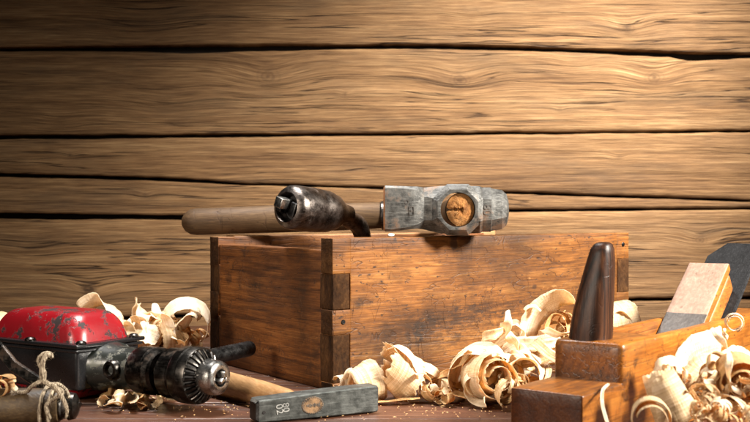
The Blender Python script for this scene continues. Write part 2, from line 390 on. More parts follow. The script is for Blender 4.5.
# ------------------------------------------------------------------ wall of rough planks
DW = 1.40
def WX(px): return (px-CX)/F*DW
def WZ(py): return H-(py-CY)*DW/F
def interp(pts, x):
    if x <= pts[0][0]: return pts[0][1]
    for (a, b), (c, d) in zip(pts, pts[1:]):
        if x <= c: return b+(d-b)*(x-a)/(c-a)
    return pts[-1][1]
planks = [
 ([(0,-170),(750,-172)], [(0,-63),(750,-60)]),
 ([(0,-60),(750,-57)], [(-200,48),(0,47),(250,44),(450,44),(600,49),(690,52),(750,53),(900,54)]),
 ([(-200,51),(0,50.5),(120,50.5),(190,53),(240,51),(330,49),(450,48.5),(600,53),(670,57),(690,60.5),(720,58.5),(750,57.5),(900,57)], [(0,135),(375,132.8),(750,129.8)]),
 ([(0,139.5),(375,135.8),(750,132.2)], [(-200,170),(0,173),(150,177),(250,183),(375,187),(750,200),(900,205)]),
 ([(-200,174),(0,177),(150,180.5),(250,185),(375,189),(750,202),(900,207)], [(0,213),(180,215.5),(510,209.5),(750,207.8)]),
 ([(0,219),(180,219.8),(510,211.8),(750,209.8)], [(0,315),(125,317),(640,298.5),(750,297)]),
 ([(0,318),(125,320.5),(640,301.5),(750,300)], [(0,360),(750,360)]),
]
knots = [(627,28,10,1.0),(145,22,16,.25),(165,101,15,.35),(268,76,15,.45),(60,120,8,.3),(460,80,13,.5),(575,62,9,.2),(655,77,12,.5),(88,290,10,1.9),(345,94,3,.7),(619,157,4,.5),(145,195,3.5,.7),(70,155,3,.9),(560,110,3,.4),(700,240,9,.4),(30,250,12,.3),(470,20,8,.2)]
KW = [(WX(a), WZ(b), s*DW/F, d) for a, b, s, d in knots]
bm = bmesh.new(); GR = []; DK = []; KN = []
NX = 800; X0, X1 = -1.0, 1.0
for pi, (top, bot) in enumerate(planks):
    NZ = 30; grid = []
    for i in range(NX+1):
        x = X0+(X1-X0)*i/NX; px = CX+x*F/DW
        jt = noise.noise(Vector((x*14, pi*3.3, 1)))*.0011+noise.noise(Vector((x*60, pi*3.3, 4)))*.0006
        jb = noise.noise(Vector((x*14, pi*3.3, 9)))*.0011+noise.noise(Vector((x*60, pi*3.3, 7)))*.0006
        zt = WZ(interp(top, px))+jt; zb = WZ(interp(bot, px))+jb; col = []
        hgt = zt-zb; r = .0035
        rows = [(zb, .022), (zb, r*.9), (zb+r*.3, r*.3), (zb+r, 0)]
        rows += [(zb+r+(hgt-2*r)*k/NZ, 0) for k in range(1, NZ)]
        rows += [(zt-r, 0), (zt-r*.3, r*.3), (zt, r*.9), (zt, .022)]
        for z, dy in rows:
            y = DW+dy+.0016*noise.noise(Vector((x*9, z*60, pi)))+.0012*noise.noise(Vector((x*3+5, z*22, pi+7)))
            y += (pi % 3)*.0015
            gv = z; dk = 0; kn_ = 6.0
            for kx, kz, ks, kd in KW:
                dx = (x-kx)/(ks*1.9); dz = (z-kz)/ks; e = math.exp(-(dx*dx+dz*dz)*.55)
                if kd >= .4: kn_ = min(kn_, math.hypot((x-kx)/(ks*1.15), (z-kz)/(ks*.9)))
                if e > .003:
                    gv += ks*(.75 if kd >= .4 else .35)*e*(1 if kd > 0 else -1)
                    e2 = math.exp(-(((x-kx)/(ks*.62))**2+((z-kz)/(ks*.55))**2)*1.1); dk = max(dk, e2*kd*.8)
            v = bm.verts.new((x, y, z)); col.append(v); GR.append((x+pi*3.7, gv+pi*.31, pi*1.3)); DK.append(min(dk, 1.0)); KN.append(kn_)
        grid.append(col)
    for i in range(NX):
        for k in range(len(grid[0])-1):
            bm.faces.new((grid[i][k], grid[i+1][k], grid[i+1][k+1], grid[i][k+1]))
nb = len(bm.verts)
vs = [bm.verts.new(p) for p in ((X0,DW+.024,-.1),(X1,DW+.024,-.1),(X1,DW+.024,.8),(X0,DW+.024,.8),(X0,DW+.05,-.1),(X1,DW+.05,-.1),(X1,DW+.05,.8),(X0,DW+.05,.8))]
for q in ((0,1,2,3),(4,7,6,5),(0,3,7,4),(1,5,6,2),(3,2,6,7),(0,4,5,1)):
    f = bm.faces.new([vs[i] for i in q]); f.material_index = 1
me = bpy.data.meshes.new('wall'); bm.to_mesh(me); bm.free()
me.attributes.new('grain', 'FLOAT_VECTOR', 'POINT'); me.attributes.new('dark', 'FLOAT', 'POINT'); me.attributes.new('knot', 'FLOAT', 'POINT')
kna = me.attributes['knot']
for i in range(nb): kna.data[i].value = KN[i]
ga = me.attributes['grain']; da = me.attributes['dark']
for i in range(nb): ga.data[i].vector = GR[i]; da.data[i].value = DK[i]
me.materials.append(M['wall']); me.materials.append(M['gap'])
for p in me.polygons: p.use_smooth = True
me.set_sharp_from_angle(angle=R(60))
wall = bpy.data.objects.new('wall', me); COL.objects.link(wall); wall['kind'] = 'structure'

# ------------------------------------------------------------------ table
bm = bmesh.new()
edges = [.22,.335,.452,.566,.672,.771,.833,.938,1.055,1.17,1.285,1.396]
for i, (a, b) in enumerate(zip(edges, edges[1:])):
    rbox((-1.0, a+.0009, -.03+.0007*(i % 2)), (1.0, b-.0009, -.0004*(i % 3)), .0016, (160, 8, 1), .0004, i, bm=bm)
table = obj('table', bm, M['table'], gax=0, gseed=3); table['kind'] = 'structure'
ga = table.data.attributes['grain']
for i, v in enumerate(table.data.vertices):
    k = sum(1 for e in edges if v.co.y > e); ga.data[i].vector = Vector((v.co.x+k*2.3, v.co.y+k*.7, v.co.z+k))

# ------------------------------------------------------------------ wooden box
BL, BW, BH, BT = .376, .225, .130, .018; EH = .1195
A = R(36); BO = Vector((-.036, .88, 0))
box = thing('wooden_box', 'old orange brown open wooden box with dark finger joints carrying the big hammer and brace', 'box', BO, A)
def finger_board(xs, x0, x1, ylo, yhi, segs_left, segs_right, ztop, seed, jit=.0006):
    """board with fingers at both ends; segs: list of z ranges present there"""
    b = rbox((x0+BT, ylo, 0), (x1-BT, yhi, ztop), .0014, (40, 3, 14), jit, seed)
    for (za, zb) in segs_left: rbox((x0, ylo, za+.0001), (x0+BT+.001, yhi, zb-.0001), .0006, (3, 3, 5), jit*.5, seed, bm=b, mats={'x0': 1})
    for (za, zb) in segs_right: rbox((x1-BT-.001, ylo, za+.0003), (x1, yhi, zb-.0001), .0006, (3, 3, 5), jit*.5, seed, bm=b, mats={'x1': 1})
    return b
FZ = [(.0996,.130),(.048,.069),(0,.007)]
TZ = [(.069,.0996),(.007,.048)]
RZ = [(.103,.130),(.034,.068),(0,.006)]
RT = [(.068,.103),(.006,.034)]
def notch(b, segs, x0, x1):  # nail holes etc are material detail
    return b
fb = finger_board(None, 0, BL, 0, BT, FZ, RZ, BH, 1)
fb_o = obj('front_board', fb, [M['box'], M['endgrain']], box, gseed=11)
# ink-dark stains that follow the wood, as mesh attribute
def blotch(o, spots):
    d = o.data.attributes.new('dark', 'FLOAT', 'POINT')
    for i, v in enumerate(o.data.vertices):
        t = 0
        for x, z, sx, sz, k, ax in spots:
            u = v.co.x if ax == 0 else v.co.y
            n_ = 1+.8*noise.noise(v.co*60)
            t = max(t, k*n_*math.exp(-((u-x)/sx)**2-((v.co.z-z)/sz)**2))
        d.data[i].value = max(0, min(1, t))
blotch(fb_o, [(.105,.046,.06,.020,1.0,0),(.17,.056,.06,.018,.8,0),(.04,.022,.05,.014,.7,0),(.30,.02,.10,.022,.8,0),(.03,.073,.012,.006,.8,0),(.15,.118,.012,.018,.5,0),(.20,.10,.02,.012,.4,0),(.23,.045,.03,.03,.6,0),(.355,.10,.012,.02,.5,0),(.06,.126,.05,.003,.6,0),(.25,.127,.08,.0025,.6,0)])
bb = finger_board(None, 0, BL, BW-BT, BW, [(.098,.127),(.045,.072),(0,.006)], RZ, .128, 5)
for f in bb.faces:
    if f.calc_center_median().z > .1262 and f.normal.z > -.5 and f.material_index == 0: f.material_index = 2
obj('back_board', bb, [M['box_end'], M['endgrain'], M['rim']], box, gseed=12)  # browner wood under the rim puts the box's inner shade into colour
eb = rbox((.0015, BT+.0004, 0), (BT, BW-BT-.0004, EH), .0012, (3, 40, 16), .0006, 9)
for za, zb in TZ:
    rbox((.0004, -.0003, za+.0002), (BT-.0006, BT+.002, zb-.0001), .0006, (3, 3, 6), .0004, 3, bm=eb, mats={'y0': 1, 'x0': 1})
    rbox((.0004, BW-BT-.002, za+.0002), (BT-.0006, BW+.0003, zb-.0002), .0010, (3, 3, 6), .0004, 4, bm=eb, mats={'y1': 1, 'x0': 1})
ebo = obj('end_board', eb, [M['box_end'], M['endgrain']], box, gax=1, gseed=21)
blotch(ebo, [(.135,.083,.012,.007,.95,1),(.165,.088,.006,.012,.8,1),(.05,.06,.01,.05,.6,1),(.10,.10,.008,.004,.5,1),(.18,.03,.03,.02,.4,1),(.03,.02,.02,.03,.6,1)])
e2 = rbox((BL-BT, BT+.0004, 0), (BL-.0015, BW-BT-.0004, EH), .0012, (3, 30, 10), .0006, 19)
for za, zb in RT:
    rbox((BL-BT+.0006, -.0003, za+.0002), (BL-.0004, BT+.002, zb-.0001), .0006, (3, 3, 6), .0004, 3, bm=e2, mats={'y0': 1, 'x1': 1})
    rbox((BL-BT+.0006, BW-BT-.002, za+.0002), (BL-.0004, BW+.0003, zb-.0002), .0010, (3, 3, 6), .0004, 4, bm=e2, mats={'y1': 1, 'x1': 1})
obj('end_board', e2, [M['box_end'], M['endgrain']], box, gax=1, gseed=22)
obj('bottom_board', rbox((BT+.0005, BT+.0005, .003), (BL-BT-.0005, BW-BT-.0005, .011), .0008, (10, 8, 1), .0003, 4), M['box_end'], box, gseed=23)
for (nx_, nz_) in ((.011,.0585),(.011,.0045),(BL-.010,.050),(BL-.009,.118)):
    nl = lathe([(-.0007,.0016),(-.0002,.0021),(.004,.0021)], (nx_, -.0002, nz_), (0,1,0), 16)
    obj('nail', nl, M['steel_black'], box)
# the drip of pale glue on the end board top
# ------------------------------------------------------------------ big hammer on the box
hp = Vector(((457.5-CX)/F*.942, .949, .1545))
ham = thing('hammer', 'big grey steel hammer on the box, orange wood showing in its eye', 'hammer', (hp.x, hp.y, .1307), R(-2))
def octs(x, hy, hz, c, dz=0):
    cy, cz = hy*c, hz*c
    return [Vector((x, y, z+dz)) for y, z in ((-hy,-hz+cz),(-hy+cy,-hz),(hy-cy,-hz),(hy,-hz+cz),(hy,hz-cz),(hy-cy,hz),(-hy+cy,hz),(-hy,hz-cz))]
sec = [octs(-.0665,.0185,.0188,.16,.001), octs(-.0650,.0200,.0205,.12,.001), octs(-.0600,.0200,.0205,.10,.001), octs(-.045,.0192,.0195,.12,.0015), octs(-.036,.0188,.0188,.18,.002), octs(-.030,.0165,.0190,.45,.001),
       octs(-.015,.0185,.0215,.55), octs(.012,.0190,.0215,.55), octs(.020,.0200,.0212,.50), octs(.0225,.0185,.0200,.52), octs(.030,.0190,.0200,.54), octs(.0305,.0180,.0192,.54), octs(.0400,.0165,.0178,.56), octs(.0445,.0125,.0140,.58), octs(.0465,.007,.0080,.58)]
hb = loft(sec)
boss = lathe([(-.0225,.0195),(-.0175,.0248),(.0175,.0248),(.0225,.0195)], (0,0,0), (0,1,0), 8)
bmesh.ops.rotate(boss, cent=(0,0,0), matrix=Matrix.Rotation(R(22.5), 3, 'Y'), verts=boss.verts)
hole = lathe([(-.05,.0155),(.05,.0155)], (0,0,0), (0,1,0), 40)
hd = boolean(hb, [('UNION', boss), ('DIFFERENCE', hole)], .0012)
bmesh.ops.translate(hd, vec=(0,0,.0235), verts=hd.verts)
for f in hd.faces:
    c = f.calc_center_median()
    if c.x < -.0630: f.material_index = 1
obj('head', hd, [M['steel'], M['steel_rust']], ham, smooth=25)
hn = lathe([(-.0165,.0118),(-.0175,.0145),(-.010,.0149),(.03,.0140),(.10,.0135),(.18,.0145),(.23,.0160),(.26,.0150),(.27,.009)][1:], (.0022,0,.0235), (0,1,-.018), 32, sx=.86)
# rough fibrous front end
fr = bmesh.new(); rings = []
for k in range(9):
    r_ = k/8; ring = []
    for i in range(32):
        t = 2*math.pi*i/32; x = .0022+math.cos(t)*.0124*r_; z = .0235+math.sin(t)*.0146*r_
        y = -.0185-.0030*(1-r_**3)+.0009*noise.noise(Vector((x*420, z*420, 2)))+.0011*noise.noise(Vector((x*1700, z*1700, 9)))
        if abs(z-.0235) < .0011 and x < .004: y += .0035
        ring.append(fr.verts.new((x, y, z)))
    rings.append(ring)
for k in range(8):
    for i in range(32):
        j = (i+1) % 32
        if k == 0 and False: continue
        fr.faces.new((rings[k][i], rings[k+1][i], rings[k+1][j], rings[k][j]))
bmesh.ops.remove_doubles(fr, verts=fr.verts, dist=1e-6)
bmesh.ops.recalc_face_normals(fr, faces=fr.faces)
h_o = obj('handle', hn, M['handle_old'], ham, gax=1)
obj('handle_end', fr, M['eye_wood'], h_o, gax=1)
t80 = text_bm('80', .0100, .00015)
bmesh.ops.transform(t80, matrix=Matrix.Translation((.0262,-.01900,.0235)) @ Matrix.Rotation(R(90),4,'X') @ Matrix.Rotation(R(-90),4,'Z'), verts=t80.verts)
obj('stamp', t80, M['mark_dark'], ham)
st = text_bm('o', .009, .00015)
bmesh.ops.transform(st, matrix=Matrix.Translation((-.0455,-.0195,.031)) @ Matrix.Rotation(R(90),4,'X'), verts=st.verts)
st2 = lathe([(0,.0030),(.0003,.0030)], (-.0425,-.0195,.0225), (0,1,0), 24)
obj('stamp', st, M['mark_dark'], ham)
fm = bmesh.new()   # small framed maker's rectangle
for a, b in (((-.0435,-.01965,.0185),(-.0430,-.0190,.0265)),((-.0395,-.01965,.0185),(-.0390,-.0190,.0265)),((-.0435,-.01965,.0260),(-.0390,-.0190,.0265)),((-.0435,-.01965,.0185),(-.0390,-.0190,.0190)),((-.0422,-.01965,.0215),(-.0403,-.0190,.0235))):
    rbox(a, b, .0001, (1,1,1), 0, 0, bm=fm)
obj('stamp', fm, M['mark_dark'], ham); st2.free()
# tiny metal pin on the rim, its glint put into the pale colour
sc = lathe([(0,.0006),(.001,.0012),(.003,.0013),(.0052,.0011),(.006,.0006)], at(388.5,235,.925), (.8,.55,.0), 20)
scw = obj('metal_pin', sc, M['pin_glint'], None, origin=at(388.5,235,.925)); scw['label'] = 'tiny pale blue plug with a painted glint on the box rim under the big hammer head'; scw['category'] = 'pin'

# ------------------------------------------------------------------ brace with chuck over the box corner
bc = at(288, 207, .925); bd = Vector((.66, .75, -.085)).normalized()
br = thing('hand_brace', 'dark steel hand brace with jawed chuck poking over the corner of the box', 'hand brace', (bc.x, bc.y, .12), 0)
prof = [(.008,.0110),(.001,.0116),(-.002,.0138),(.000,.0178),(.003,.0196),(.008,.0202),(.030,.0203),(.033,.0196),(.035,.0200),(.048,.0192),(.058,.0165),(.066,.0120),(.072,.0092),(.080,.0082)]
obj('chuck', lathe(prof, bc, bd, 56, capmat=1), [M['steel_dark'], M['pit']], br, world=True)
d_, s_, u_ = basis(bd)
def oriented_box(c, hx, hs, hu, d, s, u, r=.0006, n=(2,2,2), bm=None):
    b = rbox((-hx,-hs,-hu), (hx,hs,hu), r, n, 0, 0)
    Mx = Matrix((d, s, u)).transposed().to_4x4(); Mx.translation = c
    bmesh.ops.transform(b, matrix=Mx, verts=b.verts)
    if bm is None: return b
    me_ = bpy.data.meshes.new('x'); b.to_mesh(me_); b.free(); bm.from_mesh(me_); bpy.data.meshes.remove(me_); return bm
rot = Matrix.Rotation(R(18), 3, bd); s2, u2 = rot @ s_, rot @ u_
obj('bit_shank', oriented_box(bc-bd*.004+u_*.003, .0085, .0046, .0046, d_, s2, u2, .0007), M['steel_bright'], br, world=True)
for k in (-1, 1):
    obj('jaw', oriented_box(bc+bd*.001+s2*(.0085*k), .0040, .0036, .0066, d_, s2, u2, .0012), M['steel_black'], br, world=True)
e0 = bc+bd*.076
rod = tube([e0, at(349,219,.99), at(357,224,1.0), at(361,231,1.005), at(364,242,1.01), at(370,262,1.02), at(372,300,1.03), at(372,325,1.04)], [.0082,.0085,.0088,.0085,.0080,.0072,.0070,.0070], 20)
obj('crank', rod, M['steel_dark'], br, world=True)

# ------------------------------------------------------------------ long loose handle behind
ha = Vector((-.199, 1.073, .1415)); hb_ = Vector((.020, 1.060, .1490)); hd_ = (hb_-ha); Lh = hd_.length
hl = thing('tool_handle', 'long worn brown wooden tool handle with rounded end lying across the box behind the brace', 'tool handle', (ha.x, ha.y, .128))
obj('shaft', lathe([(0,.001),(.001,.005),(.004,.0095),(.009,.0128),(.016,.0138),(.05,.0136),(.10,.0142),(.16,.0140),(Lh-.01,.0132),(Lh-.002,.0126),(Lh,.010)], ha, hd_, 40), M['handle_old'], hl, world=True)
obj('ferrule', lathe([(0,.0136),(.001,.0145),(.014,.0142),(.015,.0120)], hb_-hd_.normalized()*.014, hd_, 32), M['steel_dark'], hl, world=True)

# ------------------------------------------------------------------ drill
DO = Vector((-.132, .80, 0)); DA = math.atan2(-.524, .852); ZC = .0262
dr = thing('hand_drill', 'old hand drill with chipped red cover and black geared chuck lying on the table', 'drill', DO, DA)
ax = Vector((1,0,0))
def L(profile, y=0, z=ZC, d=(1,0,0), x=0, **kw): return lathe(profile, (x, y, z), d, **kw)
NT = 26; SEG = NT*6
chuck_prof = [(-.0345,.010),(-.034,.0180),(-.0325,.0196),(-.0215,.0200),(-.0205,.0190),(-.0195,.0190),(-.0185,.0212),(-.0170,.0220),(-.0105,.0222),(-.0095,.0214),(-.0085,.0222),(-.0035,.0220),(-.0015,.0214)]
cho = obj('chuck', L(chuck_prof, seg=64), M['steel_collar'], dr)
def teeth(k, i, a): return 1.0
tb = bmesh.new(); rings = []
tp = [(-.0018,.0210),(-.0008,.0206),(.0012,.0185),(.0032,.0158),(.0042,.0138),(.0046,.0125)]
for k, (a, r_) in enumerate(tp):
    ring = []
    for i in range(SEG):
        t = 2*math.pi*i/SEG; ph = i % 6; dep = 1 if ph in (2,3,4) else 0
        gg = .0016*dep if 0 < k < 5 else 0
        ring.append(tb.verts.new((a-gg*.8, math.cos(t)*(r_-gg*.5), ZC+math.sin(t)*(r_-gg*.5))))
    rings.append(ring)
for k in range(len(rings)-1):
    for i in range(SEG):
        j = (i+1) % SEG; f = tb.faces.new((rings[k][i], rings[k][j], rings[k+1][j], rings[k+1][i]))
        if (i % 6) in (2,3) and 0 < k < 4: f.material_index = 1
bmesh.ops.recalc_face_normals(tb, faces=tb.faces)
obj('gear_ring', tb, [M['steel_collar'], M['pit']], cho, smooth=20)
obj('nose_cone', L([(.0035,.0130),(.0050,.0138),(.0135,.0132),(.0150,.0128),(.0160,.0128),(.0170,.0118),(.0180,.0095),(.0178,.0068),(.0140,.0066)], seg=56, capmat=1), [M['steel_bright'], M['pit']], cho)
for k in range(3):
    t = R(90+120*k); c = Vector((.0175, math.cos(t)*.0030, ZC+math.sin(t)*.0030))
    dd = Vector((1,0,0)); ss = Vector((0, math.cos(t), math.sin(t))); uu = dd.cross(ss)
    obj('jaw', oriented_box(c, .0045, .0024, .0015, dd, ss, uu, .0005), M['steel_bright'], cho)
for t in (R(50), R(170), R(290)):
    n_ = Vector((0.25, math.cos(t), math.sin(t)))
    obj('key_hole', lathe([(0,.0024),(.0006,.0024)], Vector((.0095, math.cos(t)*.0130, ZC+math.sin(t)*.0130)), n_, 20), M['pit'], cho)
obj('collar', L([(-.066,.0155),(-.0655,.0178),(-.063,.0188),(-.0500,.0190),(-.0490,.0180),(-.0480,.0180),(-.0470,.0190),(-.0425,.0186),(-.0405,.0165),(-.040,.0120),(-.033,.0115)], seg=56), M['steel_collar'], dr)
nose = loft([[Vector((x, math.cos(2*math.pi*(i+.5)/16)*ry*(1.08 if i % 4 in (1,2) else 1), ZC+math.sin(2*math.pi*(i+.5)/16)*rz)) for i in range(16)] for x, ry, rz in ((-.103,.027,.0205),(-.095,.024,.0200),(-.088,.0185,.0178),(-.072,.0165,.0165),(-.064,.0160,.0160))])
obj('gear_nose', nose, M['green'], dr, smooth=50)
bs = lathe([(0,.0080),(.006,.0078),(.0075,.0068),(.0076,.0044),(.003,.0042)], (-.079,-.0135,ZC+.001), (0,-1,0), 36, capmat=1)
obj('bolt_boss', bs, [M['steel_collar'], M['pit']], dr)
HX0, HX1, HY = -.275, -.100, .0345
obj('gear_case', rbox((HX0,-HY,.010), (HX1,HY,.0445), .0030, (12,6,4), .0003, 2), M['black'], dr)
obj('cover_flange', rbox((HX0-.003,-HY-.0032,.0440), (HX1+.0035,HY+.0032,.0472), .0009, (12,6,1), .0003, 3), M['black'], dr)
obj('case_flange', rbox((HX0-.002,-HY-.0022,.0405), (HX1+.002,HY+.0022,.0432), .0009, (12,6,1), .0003, 3), M['black'], dr)
def dome(x0, x1, hy, z0, z1, ins, rc, sgn=1):
    secs = []
    for t in [i/10 for i in range(11)]:
        a = t*math.pi/2
        i_ = ins*(.25*math.sin(a)*0+t*.55+.45*(1-math.cos(a))) ; z = z0+(z1-z0)*(math.sin(a)**.9)
        if t < .01: z = z0
        ring = []; xa, xb, h = x0+i_, x1-i_, hy-i_*.8; r_ = min(rc, h*.7)
        for cx, cy, a0 in ((xb-r_, h-r_, 0),(xa+r_, h-r_, 90),(xa+r_, -h+r_, 180),(xb-r_, -h+r_, 270)):
            for k in range(7):
                q = R(a0+15*k); ring.append(Vector((cx+math.cos(q)*r_, cy+math.sin(q)*r_, z)))
        secs.append(ring)
    last = secs[-1]; cen = sum(last, Vector())/len(last)
    for s_k, dz in ((.8,.0006),(.5,.0009),(.2,.001)):
        secs.append([cen+(p-cen)*s_k+Vector((0,0,dz*sgn)) for p in last])
    return loft(secs)
obj('red_cover', dome(-.212,-.104,.0315,.0473,.0700,.017,.012), M['red'], dr, smooth=60)
obj('red_base_cover', dome(-.206,-.106,.0305,.0098,.0012,.010,.012,-1), M['red'], dr, smooth=60)
for x, y in ((-.1005,-.030),(-.1005,.028),(-.155,-.0345),(-.2165,-.030),(-.150,.0345)):
    s0 = lathe([(0,.0042),(.0012,.0042),(.0026,.0030),(.0030,.0015)], (x,y,.0472), (0,0,1), 20)
    so = obj('screw', s0, M['steel_collar'], dr)
rb = bmesh.new()
def knurl(k, i, a): return 1.0+(.045 if ((i+k) % 2 == 0) else -.02) if 2 < k < 58 else 1.0
kp = [(0,.0070),(.006,.0070),(.010,.0078)]+[(.012+.0018*k,.0080) for k in range(55)]+[(.112,.0080),(.1135,.0072),(.114,.0050)]
kp = [(a, r_*.84) for a, r_ in kp]
obj('side_rod', lathe(kp, (-.053,.012,ZC+.001), (0,1,.025), 40, rad=knurl), M['steel_black'], dr, smooth=15)
arm = bmesh.new()
pts = [at(-30,338,.800), at(-2,346,.790), at(14,366,.780), at(45,386,.765), at(70,401,.748), at(78,408,.742)]
d_prev = None
secs = []
Q = [pts[0]]
for i in range(len(pts)-1):
    for k in range(1, 6): Q.append(pts[i].lerp(pts[i+1], k/5))
for i, q in enumerate(Q):
    d = (Q[min(i+1,len(Q)-1)]-Q[max(i-1,0)]).normalized(); nrm = Vector((-.35,-.93,.1)).normalized(); s = d.cross(nrm).normalized(); nrm = s.cross(d).normalized()
    w, tk = .0045, .0019
    secs.append([q+s*w+nrm*tk*.4, q+s*w*.8+nrm*tk, q-s*w*.8+nrm*tk, q-s*w+nrm*tk*.4, q-s*w-nrm*tk*.4, q-s*w*.8-nrm*tk, q+s*w*.8-nrm*tk, q+s*w-nrm*tk*.4])
arm_o = obj('crank_arm', loft(secs), M['steel_collar'], dr, world=True)
g0 = Vector(((78-CX)/F*.742, .742, .0142)); gl = Vector((-1, -.04, -.012)).normalized()
go = obj('crank_grip', lathe([(.012,.0085),(.013,.0112),(.020,.0128),(.045,.0136),(.07,.0132),(.10,.0125),(.115,.010),(.117,.004)], g0, gl, 36), M['grip'], dr, world=True)
obj('grip_cap', lathe([(-.001,.003),(0,.0062),(.002,.0092),(.006,.0100),(.008,.0088),(.010,.0088),(.011,.0098),(.0125,.0094),(.0135,.006)], g0, gl, 36), M['steel_collar'], dr, world=True)

# twine knotted round the grip
rr = random.Random(5)
tw = bmesh.new()
gc = lambda k: g0+gl*k
def wrap(k0, k1, turns, rad_, ph):
    P = []
    n = int(turns*12)
    for i in range(n+1):
        t = i/n; a = ph+turns*2*math.pi*t
        P.append(gc(k0+(k1-k0)*t)+Vector((0, math.cos(a)*rad_, math.sin(a)*rad_)))
    return P
tube(wrap(.014,.024,1.7,.0145,0.4), .0013, 8, bm=tw, sub=3)
kn = at(43,380,.726)
tube([gc(.0155)+Vector((0,-.013,-.006)), gc(.017)+Vector((0,-.0165,.004)), at(62,393,.727), at(54,387,.725), at(47,383,.724), kn, at(42,372,.724), at(43,362,.724), at(46,356,.725), at(50,355,.727)], [0.00125,0.00148,0.00164,0.00164,0.00172,0.00187,0.00179,0.00164,0.00172,0.00164], 8, bm=tw, sub=6)
tube([gc(.044)+Vector((0,-.010,.0125)), at(26,392,.732), at(31,387,.727), at(37,383,.725), kn, at(44,372,.726), at(40,365,.727), at(39,359,.728), at(44,354,.729), at(50,354,.730), at(52,358,.729)], [0.00109,0.00133,0.00148,0.00156,0.00187,0.00172,0.00156,0.00156,0.00172,0.00179,0.00125], 8, bm=tw, sub=6)
tube([kn, at(50,384,.728), at(58,384,.732), at(66,390,.733), at(69,398,.731)], [0.00156,0.00140,0.00133,0.00125,0.00117], 8, bm=tw, sub=6)
tube([at(53,384,.724), at(59,392,.723), at(64,401,.724), at(67,410,.726), at(66,418,.728)], [0.00164,0.00164,0.00148,0.00125,0.00062], 8, bm=tw, sub=6)
base_vs = list(tw.verts)
for v in rr.sample(base_vs, min(900, len(base_vs))):
    p = v.co.copy(); d = Vector([rr.uniform(-1,1) for _ in range(3)]).normalized()
    e = p+d*rr.uniform(.0012,.0042); s = d.cross(Vector((.3,.9,.2))).normalized()*.00008
    a, b, c = tw.verts.new(p-s), tw.verts.new(p+s), tw.verts.new(e+Vector((0,0,-.0004)))
    tw.faces.new((a,b,c))
two = obj('twine', tw, M['twine'], None, origin=gc(.02)-Vector((0,0,.014)))
two['label'] = 'frayed pale hemp twine knotted round the grip of the drill crank'; two['category'] = 'twine'

# ------------------------------------------------------------------ small hammer in front
S0 = onz(257, 424, 0); 
SA = R(27); sh = thing('small_hammer', 'small hammer with flat greenish grey block head lying in front of the box', 'hammer', (S0.x, S0.y, 0), SA)
SL = .0985
def rect(x, y0, y1, z0, z1, c=.0009):
    return [Vector((x,y,z)) for y, z in ((y0,z0+c),(y0+c,z0),(y1-c,z0),(y1,z0+c),(y1,z1-c),(y1-c,z1),(y0+c,z1),(y0,z1-c))]
shd = loft([rect(0,.0022,.0150,.002,.0145), rect(.0018,.0003,.0168,.0004,.0166), rect(.030,.0000,.0172,.0002,.0178), rect(.060,-.0002,.0174,.0001,.0190), rect(.0612,0,.0172,.0001,.0190), rect(.080,.0002,.0170,.0001,.0196), rect(SL-.001,.0002,.0168,.0003,.0199), rect(SL,.0012,.0158,.0014,.0188)])
bmesh.ops.bevel(shd, geom=[e for e in shd.edges if e.calc_face_angle(0) > .9], offset=.0003, segments=1, affect='EDGES')
bmesh.ops.subdivide_edges(shd, edges=[e for e in shd.edges if e.calc_length() > .006], cuts=5, use_grid_fill=True)
for v in shd.verts: v.co += noise.noise_vector(v.co*140)*.00022+noise.noise_vector(v.co*420)*.0001
for f in shd.faces:
    if f.calc_center_median().x < .0019: f.material_index = 1
head_o = obj('head', shd, [M['steel_green'], M['steel_black']], sh, smooth=25)
hdir = Vector((-.24,.97,0)).normalized()
obj('handle', lathe([(0,.0050),(.008,.0056),(.02,.0075),(.05,.0092),(.10,.0102),(.15,.0108),(.19,.0112),(.205,.009),(.209,.004)], (.040,.010,.0105), hdir+Vector((0,0,.006)), 36), M['handle_pale'], sh, gax=1)
def front_text(s, size, x, z, rotd, mat, name, depth=.00018):
    t = text_bm(s, size, depth)
    bmesh.ops.transform(t, matrix=Matrix.Translation((x, -.00012, z)) @ Matrix.Rotation(R(90),4,'X') @ Matrix.Rotation(R(rotd),4,'Z'), verts=t.verts)
    return obj(name, t, mat, sh)
front_text('02', .0076, .0172, .0092, -84, M['mark'], 'number_stamp')
front_text('80', .0070, .0222, .0100, -84, M['mark'], 'number_stamp')
ov = lathe([(-.0004,.0076),(.0002,.0082),(.0006,.0084)], (.0435,0,.0098), (0,1,0), 40)
for v in ov.verts: v.co.x = .0435+(v.co.x-.0435)*1.12; v.co.z = .0098+(v.co.z-.0098)*.80
so = obj('oval_stamp', ov, M['stamp'], sh)
tt = bmesh.new()
for i in range(9):   # worn lettering reduced to a bar of strokes across the oval
    x = .0385+i*.00125; hz = .0008+.0007*((i*7) % 3)/2
    rbox((x,-.00062,.0098-hz), (x+.0007,-.0001,.0098+hz), .0001, (1,1,1), 0, 0, bm=tt)
for i in range(30):
    t = 2*math.pi*i/30; x = .0435+math.cos(t)*.0073*1.12; z = .0098+math.sin(t)*.0073*.8
    rbox((x-.0004,-.00062,z-.0004), (x+.0004,-.0001,z+.0004), .0001, (1,1,1), 0, 0, bm=tt)
obj('oval_lettering', tt, M['mark_dark'], so)
dt = lathe([(-.00015,.0011),(.0003,.0012)], (.0055,-.0001,.0078), (0,1,0), 20); obj('dimple', dt, M['pit'], sh)

